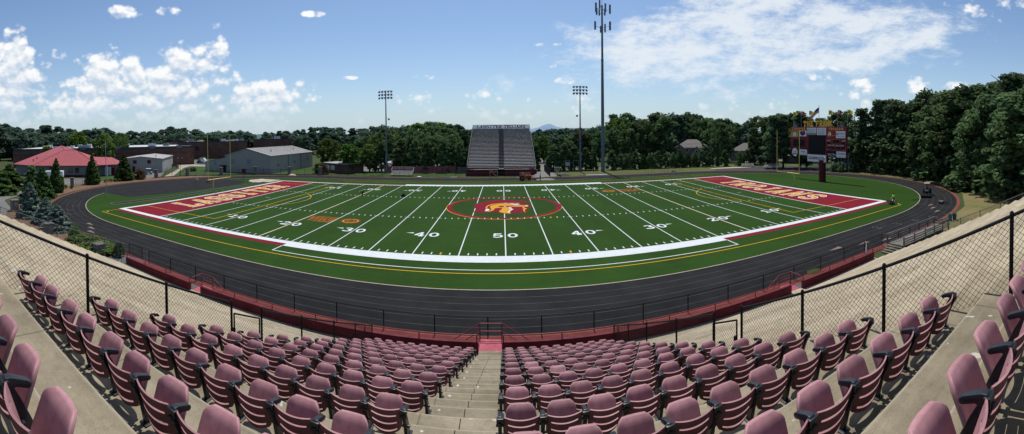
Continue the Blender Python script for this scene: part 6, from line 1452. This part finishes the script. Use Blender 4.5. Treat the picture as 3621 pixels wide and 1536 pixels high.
# small machines on the field
def pushmachine(label,loc,rz,m):
    t=thing('push_sweeper',label,'machine',loc,rz); MB().bx(-.35,.35,-.3,.3,.10,.38).bx(-.18,.2,-.2,.2,.38,.62).build('body',m,t,bevel=.04)
    for s in (-1,1):
        for x in (-.25,.28): MB().lathe([(0,-.03),(.11,-.03),(.11,.03),(0,.03)],(x,s*.34,.11),12,'y').build('wheel',M['rubber'],t)
    h=MB(); h.path([(-.3,-.2,.35),(-.85,-.2,.92),(-.95,-.15,.95),(-.95,.15,.95),(-.85,.2,.92),(-.3,.2,.35)],.018,6); h.build('handle',M['galv'],t,smooth=True)
pushmachine('black push machine in front of the worker in the lime shirt',(53.2,-3.3,.012),R(180),M['blackmetal']); pushmachine('small dark push machine standing alone on the far side of the field',(-18.8,33.55,.012),R(30),M['green_t'])
t=thing('lawn_roller','dark water filled roller with a drawbar lying on the right bend','roller',(58.2,-9.95,0),R(-20)); MB().lathe([(0,-.5),(.27,-.5),(.29,-.46),(.29,.46),(.27,.5),(0,.5)],(0,0,.29),18,'y').build('drum',mat('dull_drum',(.10,.10,.10),.6,.3,3,metal=.4),t,smooth=True); f=MB(); f.path([(0,-.56,.29),(.5,-.5,.25),(1.5,0,.12)],.03,6); f.path([(0,.56,.29),(.5,.5,.25),(1.5,0,.12)],.03,6); f.build('drawbar',M['blackmetal'],t)
for (x,y,l,m) in ((48.1,-16.6,'dark teal rubbish bin beside the track, right one of two',M['teal']),(47.5,-16.2,'paler green rubbish bin beside the track, left one of two',mat('pale_teal',(.06,.16,.17),.5,.2,5))):
    t=thing('rubbish_bin',l,'bin',(x,y,0),0,'bins beside the right bend'); MB().lathe([(0,0),(.24,0),(.29,.8),(.31,.8),(.31,.85),(.27,.85),(.26,.7),(0,.68)],n=16).build('drum',m,t,smooth=True)
# debris strip at the corner
sheetobj('black_debris',[[(54.6,-1.8),(56.3,-2.6),(56.8,-1.4),(55.9,-.5),(55.2,-.9)],[(58.3,-4.6),(60.2,-4.9),(59.6,-4.0),(58.8,-3.9)]],.034,mat('rubber_crumb',(.014,.015,.014),.95,.3,5))
# wooden ramp
t=thing('wooden_ramp','weathered wooden ramp and landing with plank railings, right end of the walkway','ramp',(36.8,-17.0,0),R(-3))
MB().bx(-4.3,5.6,-1.0,1.0,.58,.68).build('deck',mat('deck_boards',(.20,.185,.16),.95,.25,2,6),t); 
for x in (-4.2,-2.2,0,2.0,4.0,5.5):
    for y in (-1.0,1.0): MB().bx(x-.06,x+.06,y-.06,y+.06,-.4,1.5).build('post',M['wood'],t)
for y in (-1.07,1.07):
    for z in (.85,1.08,1.31): MB().bx(-4.3,5.6,y-.02,y+.02,z-.06,z+.06).build('rail_plank',M['wood'],t)
    MB().tube((-4.3,y*.93,1.56),(5.6,y*.93,1.56),.03).build('handrail',M['galv'],t,smooth=True)
for z in (.85,1.08,1.31): MB().bx(5.58,5.62,-1,1,z-.06,z+.06).build('rail_plank',M['wood'],t)
for k in range(4): MB().bx(-4.3-(k+1)*.3,-4.3-k*.3,-.9,.9,.45-k*.15,.52-k*.15).build('step',M['wood'],t)
# pipe barriers at the walkway ends
def pipebar(label,x,y,rz,m=None):
    t=thing('pipe_barrier',label,'barrier',(x,y,0),rz,'grey pipe barriers at the walkway ends'); f=MB(); f.path([(0,0,0),(0,0,1.0),(.05,0,1.06),(2.6,0,1.06),(2.65,0,1.0),(2.65,0,0)],.03,6); f.tube((0,0,.55),(2.65,0,.55),.022); f.build('frame',m or M['galv'],t,smooth=True); return t
t=pipebar('grey pipe barrier with a yellow ribbon at the left end of the walkway',-30.3,-17.2,R(15)); MB().box((2.6,0,.75),(.05,.03,.5),0,0,R(20)).build('ribbon',mat('yellow_ribbon',(.55,.62,.05),.7,.1,3),t)
pipebar('grey pipe barrier at the right end of the walkway',27.8,-16.6,R(35)); 
sheetobj('turf_mat',[[(22.4,-14.6),(23.0,-13.9),(24.0,-14.0),(24.1,-14.6),(23.3,-14.9)]],.02,M['lawn'])
# across the field: gravel, goal, frames, hurdles
def heap(name,label,cat,x,y,rx,ry,h,m,seed):
    r=random.Random(seed); V=[];n=16
    for j,f in enumerate((1,.75,.45,.15)):
        for k in range(n):
            a=2*math.pi*k/n; q=f*r.uniform(.85,1.12); V.append((x+rx*q*math.cos(a),y+ry*q*math.sin(a),-.02+h*(1-f)**.8*r.uniform(.8,1.1)))
    V.append((x,y,h)); F=[(j*n+k,j*n+(k+1)%n,(j+1)*n+(k+1)%n,(j+1)*n+k) for j in range(3) for k in range(n)]+[(3*n+k,3*n+(k+1)%n,4*n) for k in range(n)]
    return tag(MB().add(V,F).build(name,m),label,cat)
heap('gravel_pile','low spread of grey gravel in front of the man in blue','gravel pile',10.6,59.4,2.6,1.6,.35,M['gravel'],3); heap('gravel_pile','long heap of grey gravel behind the man in blue','gravel pile',9.8,69.5,2.2,5.5,.8,M['gravel'],4); heap('rubble_pile','dark rubble heap right of the wheelbarrow','rubble',16.6,66.8,1.7,.9,.45,mat('dark_rubble',(.06,.06,.06),.95,.4,5),6); heap('sand_pile','small pale sand pile beside the stone pillar by the gym','sand pile',-60.6,62.6,1.5,.9,.45,mat('light_sand',(.50,.43,.30),.95,.2,.6,6),7)
t=thing('goal_net','small white lacrosse goal with a net, right of the screened fence','goal',(15.4,71,0)); f=MB(); f.path([(-.95,0,0),(-.95,0,1.95),(.95,0,1.95),(.95,0,0)],.04,6); f.tube((-.95,0,0),(0,1.5,0),.03); f.tube((.95,0,0),(0,1.5,0),.03); f.build('frame',M['white'],t,smooth=True)
n_=MB()
for k in range(13):
    x=-.95+1.9*k/12; n_.tube((x,0,1.95),(x*.1,1.5,.02),.012,n=3,cap=False)
for k in range(1,9): q=k/9; n_.path([(-.95*(1-q*.9),1.5*q,1.95*(1-q)),(.95*(1-q*.9),1.5*q,1.95*(1-q))],.012,3)
n_.build('net',mat('net_cord',(.5,.5,.5),.9,.1,3),t)
def gate(label,x,y,w,h,pan=False):
    t=thing('practice_goal',label,'goal',(x,y,0),0,'dark frames by the conifers'); f=MB()
    for s in (0,w): f.bx(s-.07,s+.07,-.07,.07,0,h)
    f.bx(0,w,-.05,.05,h-.1,h); f.build('frame',M['greypole'],t)
    if pan: MB().bx(.0,w,-.1,-.06,h-1.6,h-.6).build('board',M['galv'],t)
gate('dark frame with a pale board, left of the right floodlight pole',18.45,76.2,1.25,3.45,True); gate('taller bare dark frame just left of the right floodlight pole',20.9,76.6,1.55,3.4)
t=thing('wooden_brace','raw timber H frame braced in front of the far stand, left of the tractor','timber frame',(-3.5,64.6,0)); 
for x in (0,1.95): MB().bx(x-.08,x+.08,-.06,.06,0,2.75).build('post',M['newwood'],t)
MB().tube((0,.1,2.0),(1.95,.1,.1),.06).build('brace',M['newwood'],t); MB().tube((0,.1,1.4),(1.2,.1,2.6),.05).build('brace',M['newwood'],t); MB().bx(-.1,2.05,.06,.16,1.5,1.62).build('rail',M['newwood'],t)
t=thing('pale_board','pale plywood sheet leaning behind the orange tractor','board',(5.6,62.6,0)); MB().bx(-1.4,1.4,0,.05,.4,1.6).build('sheet',M['newwood'],t); MB().bx(-1.3,-1.2,0,.08,0,.4).bx(1.2,1.3,0,.08,0,.4).build('support',M['newwood'],t)
t=thing('wheelbarrow','dark wheelbarrow near the screened fence','wheelbarrow',(14.6,64.7,0),R(20)); MB().prism([(-.5,.55),(.55,.62),(.35,.28),(-.3,.28)],-.32,.32,'y').build('tub',M['blackmetal'],t); MB().lathe([(0,-.05),(.2,-.05),(.2,.05),(0,.05)],(.7,0,.2),12,'y').build('wheel',M['rubber'],t); f=MB(); 
for s in (-1,1): f.path([(.7,s*.08,.2),(-.2,s*.28,.3),(-1.1,s*.3,.6)],.025,5); f.tube((-.3,s*.28,.3),(-.4,s*.28,0),.025)
f.build('frame',M['galv'],t)
for k,(x,y) in enumerate([(40.6,67.3),(42.5,66.95),(45.0,66.5),(46.4,66.3),(50.0,69.0),(51.9,68.1)]):
    t=thing('hurdle',f'{ORD[k]} track hurdle from the left on the grass by the hedge','hurdle',(x,y,0),R(8),'hurdles on the far grass'); f=MB()
    for s in (-.5,.5): f.tube((s,0,0),(s,0,.95),.025); f.tube((s,0,.02),(s,-.55,.02),.025)
    f.build('frame',M['blackmetal'],t); MB().bx(-.6,.6,-.02,.02,.88,.99).build('bar',M['newwood'],t)
tag(MB().bx(22.3,28.4,65.4,65.9,.0,.16).build('foam_mat',M['white']),'long white foam mat lying on the far grass below the tower','mat')
heap('tarp_pile','dark tarpaulin bundle on the far grass beside the hurdles','tarpaulin',48.2,66.0,1.7,.7,.4,M['green_t'],9)
cols=[mat('pole_red',(.45,.06,.05),.6,.1,3),mat('pole_teal',(.05,.35,.30),.6,.1,3),M['white'],M['orange'],mat('pole_violet',(.3,.2,.4),.6,.1,3)]
for k in range(5):
    x=-17.6+k*1.75; tag(MB().tube((x,65.4+.05*k,.12),(x+1.7,65.45+.05*k,.12),.07).build('training_pole',cols[k]),f'{["red","teal","white","orange","violet"][k]} training pole lying along the far fence','pole','coloured training poles')
tag(MB().ball((-22.6,65.2,.18),.5,10,6,(1.4,.8,.35)).build('white_bag',M['white'],smooth='all'),'white bag lying on the far edge of the track','bag')
# left side odds
t=thing('small_sign','maroon board on a thin post at the far left corner of the field','sign',(-67.05,47.5,0),R(20)); MB().tube((0,0,0),(0,0,2.9),.05).build('post',M['blackmetal'],t); MB().bx(-.6,.6,-.05,-.01,1.75,2.9).build('board',M['maroon'],t)
t=thing('banner_sign','white framed sign with a yellow panel in front of the field house','sign',(-107.0,28.6,0),R(48)); MB().bx(-.9,.9,-.06,.0,.25,2.8).build('board',mat('sign_white',(.60,.62,.66),.7,.06,2),t); MB().bx(-.55,.55,-.10,-.061,.7,1.75).build('panel',mat('sign_yellow',(.62,.45,.05),.6,.1,3),t); 
for s in (-.95,.95): MB().bx(s-.05,s+.05,-.08,.04,0,2.95).build('post',M['white'],t)
MB().bx(-.35,.35,-.10,-.061,1.95,2.35).build('emblem',M['gold'],t)
t=thing('cargo_trailer','white enclosed cargo trailer parked before the field house','trailer',(-110.3,11.2,0),R(55)); MB().bx(-2.8,2.8,-1.1,1.1,.45,2.35).build('box',M['white'],t,bevel=.12)
for x in (-.5,.5):
    for s in (-1,1): w=MB().lathe([(0,-.1),(.33,-.1),(.36,-.06),(.36,.06),(.33,.1),(0,.1)],(x,s*1.06,.36),14,'y').build('wheel',M['rubber'],t); MB().lathe([(0,0),(.18,0)],(x,s*1.19,.36),10,'y').build('rim',M['galv'],w)
MB().bx(-4.0,-2.8,-.06,.06,.42,.54).build('tow_bar',M['blackmetal'],t); MB().bx(-2.83,-2.79,-.7,.7,1.5,1.9).build('stripe',bk,t)
t=thing('golf_cart','pale golf cart by the metal shed doors','golf cart',(-101.5,41.0,0),R(40)); MB().prism([(-1.1,.3),(1.1,.3),(1.2,.7),(.6,.85),(.4,.5),(-.3,.5),(-.3,.8),(-1.1,.85)],-.55,.55,'y').build('body',M['tanmetal'],t,bevel=.04); MB().bx(-.9,.7,-.6,.6,1.85,1.92).build('roof',M['white'],t); f=MB()
for s in (-1,1): f.tube((.6,s*.52,.8),(.45,s*.52,1.85),.025); f.tube((-.75,s*.52,.85),(-.75,s*.52,1.85),.025)
f.build('frame',bk,t)
for x in (-.75,.8):
    for s in (-1,1): MB().lathe([(0,-.08),(.22,-.08),(.22,.08),(0,.08)],(x,s*.5,.22),12,'y').build('wheel',M['rubber'],t)
t=thing('lamp_post','black double lamp post beside the concrete path','lamp post',(-89.3,44.0,0),R(40)); f=MB(); f.tube((0,0,0),(0,0,5.4),.07,.05); f.path([(-.7,0,5.5),(0,0,5.3),(.7,0,5.5)],.035,6); f.build('post',bk,t,smooth=True)
for s in (-1,1): MB().bx(s*.7-.18,s*.7+.18,-.12,.12,5.45,5.68).build('lamp',M['galv'],t)
t=thing('lamp_post','thin dark lamp post standing in the far car park','lamp post',(-41.5,107.2,0)); MB().tube((0,0,-.5),(0,0,8),.08).build('post',bk,t); MB().bx(-.7,.7,-.15,.15,7.95,8.1).build('lamp',M['galv'],t)
t=thing('garden_steps','small flight of steps with dark rails on the lawn beside the path','steps',(-95,50.5,0),R(-50))
for k in range(5): MB().bx(-1.0,1.0,k*.38,k*.38+.40,-.1,.12+k*.13).build('step',M['stone'],t)
for s in (-1,1): MB().path([(s*1.05,0,0),(s*1.05,0,.95),(s*1.05,1.9,1.55),(s*1.05,1.9,.5)],.03,6).build('handrail',bk,t)
for (x,y,l,m) in ((-75.3,37.4,'small grey box on the asphalt pad',M['galv']),(-70.4,36.5,'small red box on the asphalt pad',cols[0])):
    t=thing('equipment_box',l,'box',(x,y,.012),R(25)); MB().bx(-.35,.35,-.25,.25,0,.42).build('box',m,t,bevel=.03); MB().bx(-.37,.37,-.27,.27,.42,.48).build('lid',m,t); MB().tube((-.35,0,.48),(-.55,0,.75),.02).build('handle',bk,t)
# cars
def car(label,loc,rz,paint,group=None,van=0):
    t=thing('parked_car',label,'car',loc,rz,group); b=MB()
    b.prism([(-2.15,.35),(2.15,.35),(2.2,.62),(2.05,.80),(1.15,.92),(-1.6,.98),(-2.15,.92),(-2.2,.6)],-.86,.86,'y'); b.prism([(1.15,.92),(.35,1.42+van),(-1.2,1.45+van),(-1.95,.95)] if van==0 else [(1.3,.92),(.7,1.45+van),(-2.0,1.5+van),(-2.15,.95)],-.76,.76,'y'); b.build('body',paint,t,bevel=.05)
    for s in (-1,1):
        MB().prism([(.85,.98),(.3,1.34+van),(-1.15,1.36+van),(-1.65,1.0)] if van==0 else [(1.0,.98),(.6,1.38+van),(-1.9,1.4+van),(-1.95,1.0)],s*.765-.01,s*.765+.01,'y').build('window',M['glass'],t)
        for x in (-1.3,1.35): w=MB().lathe([(0,-.1),(.29,-.1),(.32,-.06),(.32,.06),(.29,.1),(0,.1)],(x,s*.78,.32),14,'y').build('wheel',M['rubber'],t); MB().lathe([(0,0),(.19,0)],(x,s*.885,.32),10,'y').build('rim',M['galv'],w)
        MB().box((2.14,s*.6,.68),(.08,.3,.12)).build('headlight',M['white'],t); MB().box((-2.17,s*.65,.72),(.06,.25,.13)).build('tail_light',cols[0],t)
    MB().add([(1.17,-.66,.94),(1.17,.66,.94),(.42,.62,1.38+van),(.42,-.62,1.38+van)],[(0,1,2,3)]).build('windscreen',M['glass'],t)
    return t
cp=lambda n,c:mat('car_paint_'+n,c,.25,.05,1,spec=.6)
car('dark teal hatchback, nearest car beside the school corner',(-122.3,86.8,-.02),R(5),cp('teal',(.03,.10,.13)),'cars beside the school corner'); car('silver car second from the school corner',(-127.5,92.5,-.02),R(5),cp('silver',(.42,.44,.46)),'cars beside the school corner'); car('white pickup sized car third from the school corner',(-132.5,98.5,-.02),R(5),cp('white',(.66,.67,.68)),'cars beside the school corner',.2); car('dark green van farthest along the school corner',(-139,105.5,-.02),R(5),cp('green',(.03,.06,.04)),'cars beside the school corner',.3)
car('dark car parked behind the metal shed',(-116.7,65.4,-.02),R(50),cp('dark',(.03,.035,.04)))
for k,(x,y,c,l) in enumerate([(-42.7,106.5,'white','white car behind the left floodlight pole'),(-40.2,103.4,'silver','silver car right of the left floodlight pole'),(-34.4,111.5,'dark','dark car under the conifer screen'),(-55.3,103.1,'teal','teal car left of the broad green tree'),(-58.8,104.5,'blue','blue car farthest left in the far car park')]): car(l,(x,y,-.02),R(80),cp(c,dict(white=(.66,.67,.68),silver=(.42,.44,.46),dark=(.03,.035,.04),teal=(.03,.10,.13),blue=(.04,.09,.22))[c]),'cars in the far car park')
car('white car glimpsed by the sand strip trees',(74.5,86.0,-.02),R(10),cp('white',(.66,.67,.68)))
# litter on the seats' steps
for k,(x,y,i,m,l) in enumerate([(-.75,-35.32+.0,-5,M['white'],''),]): pass
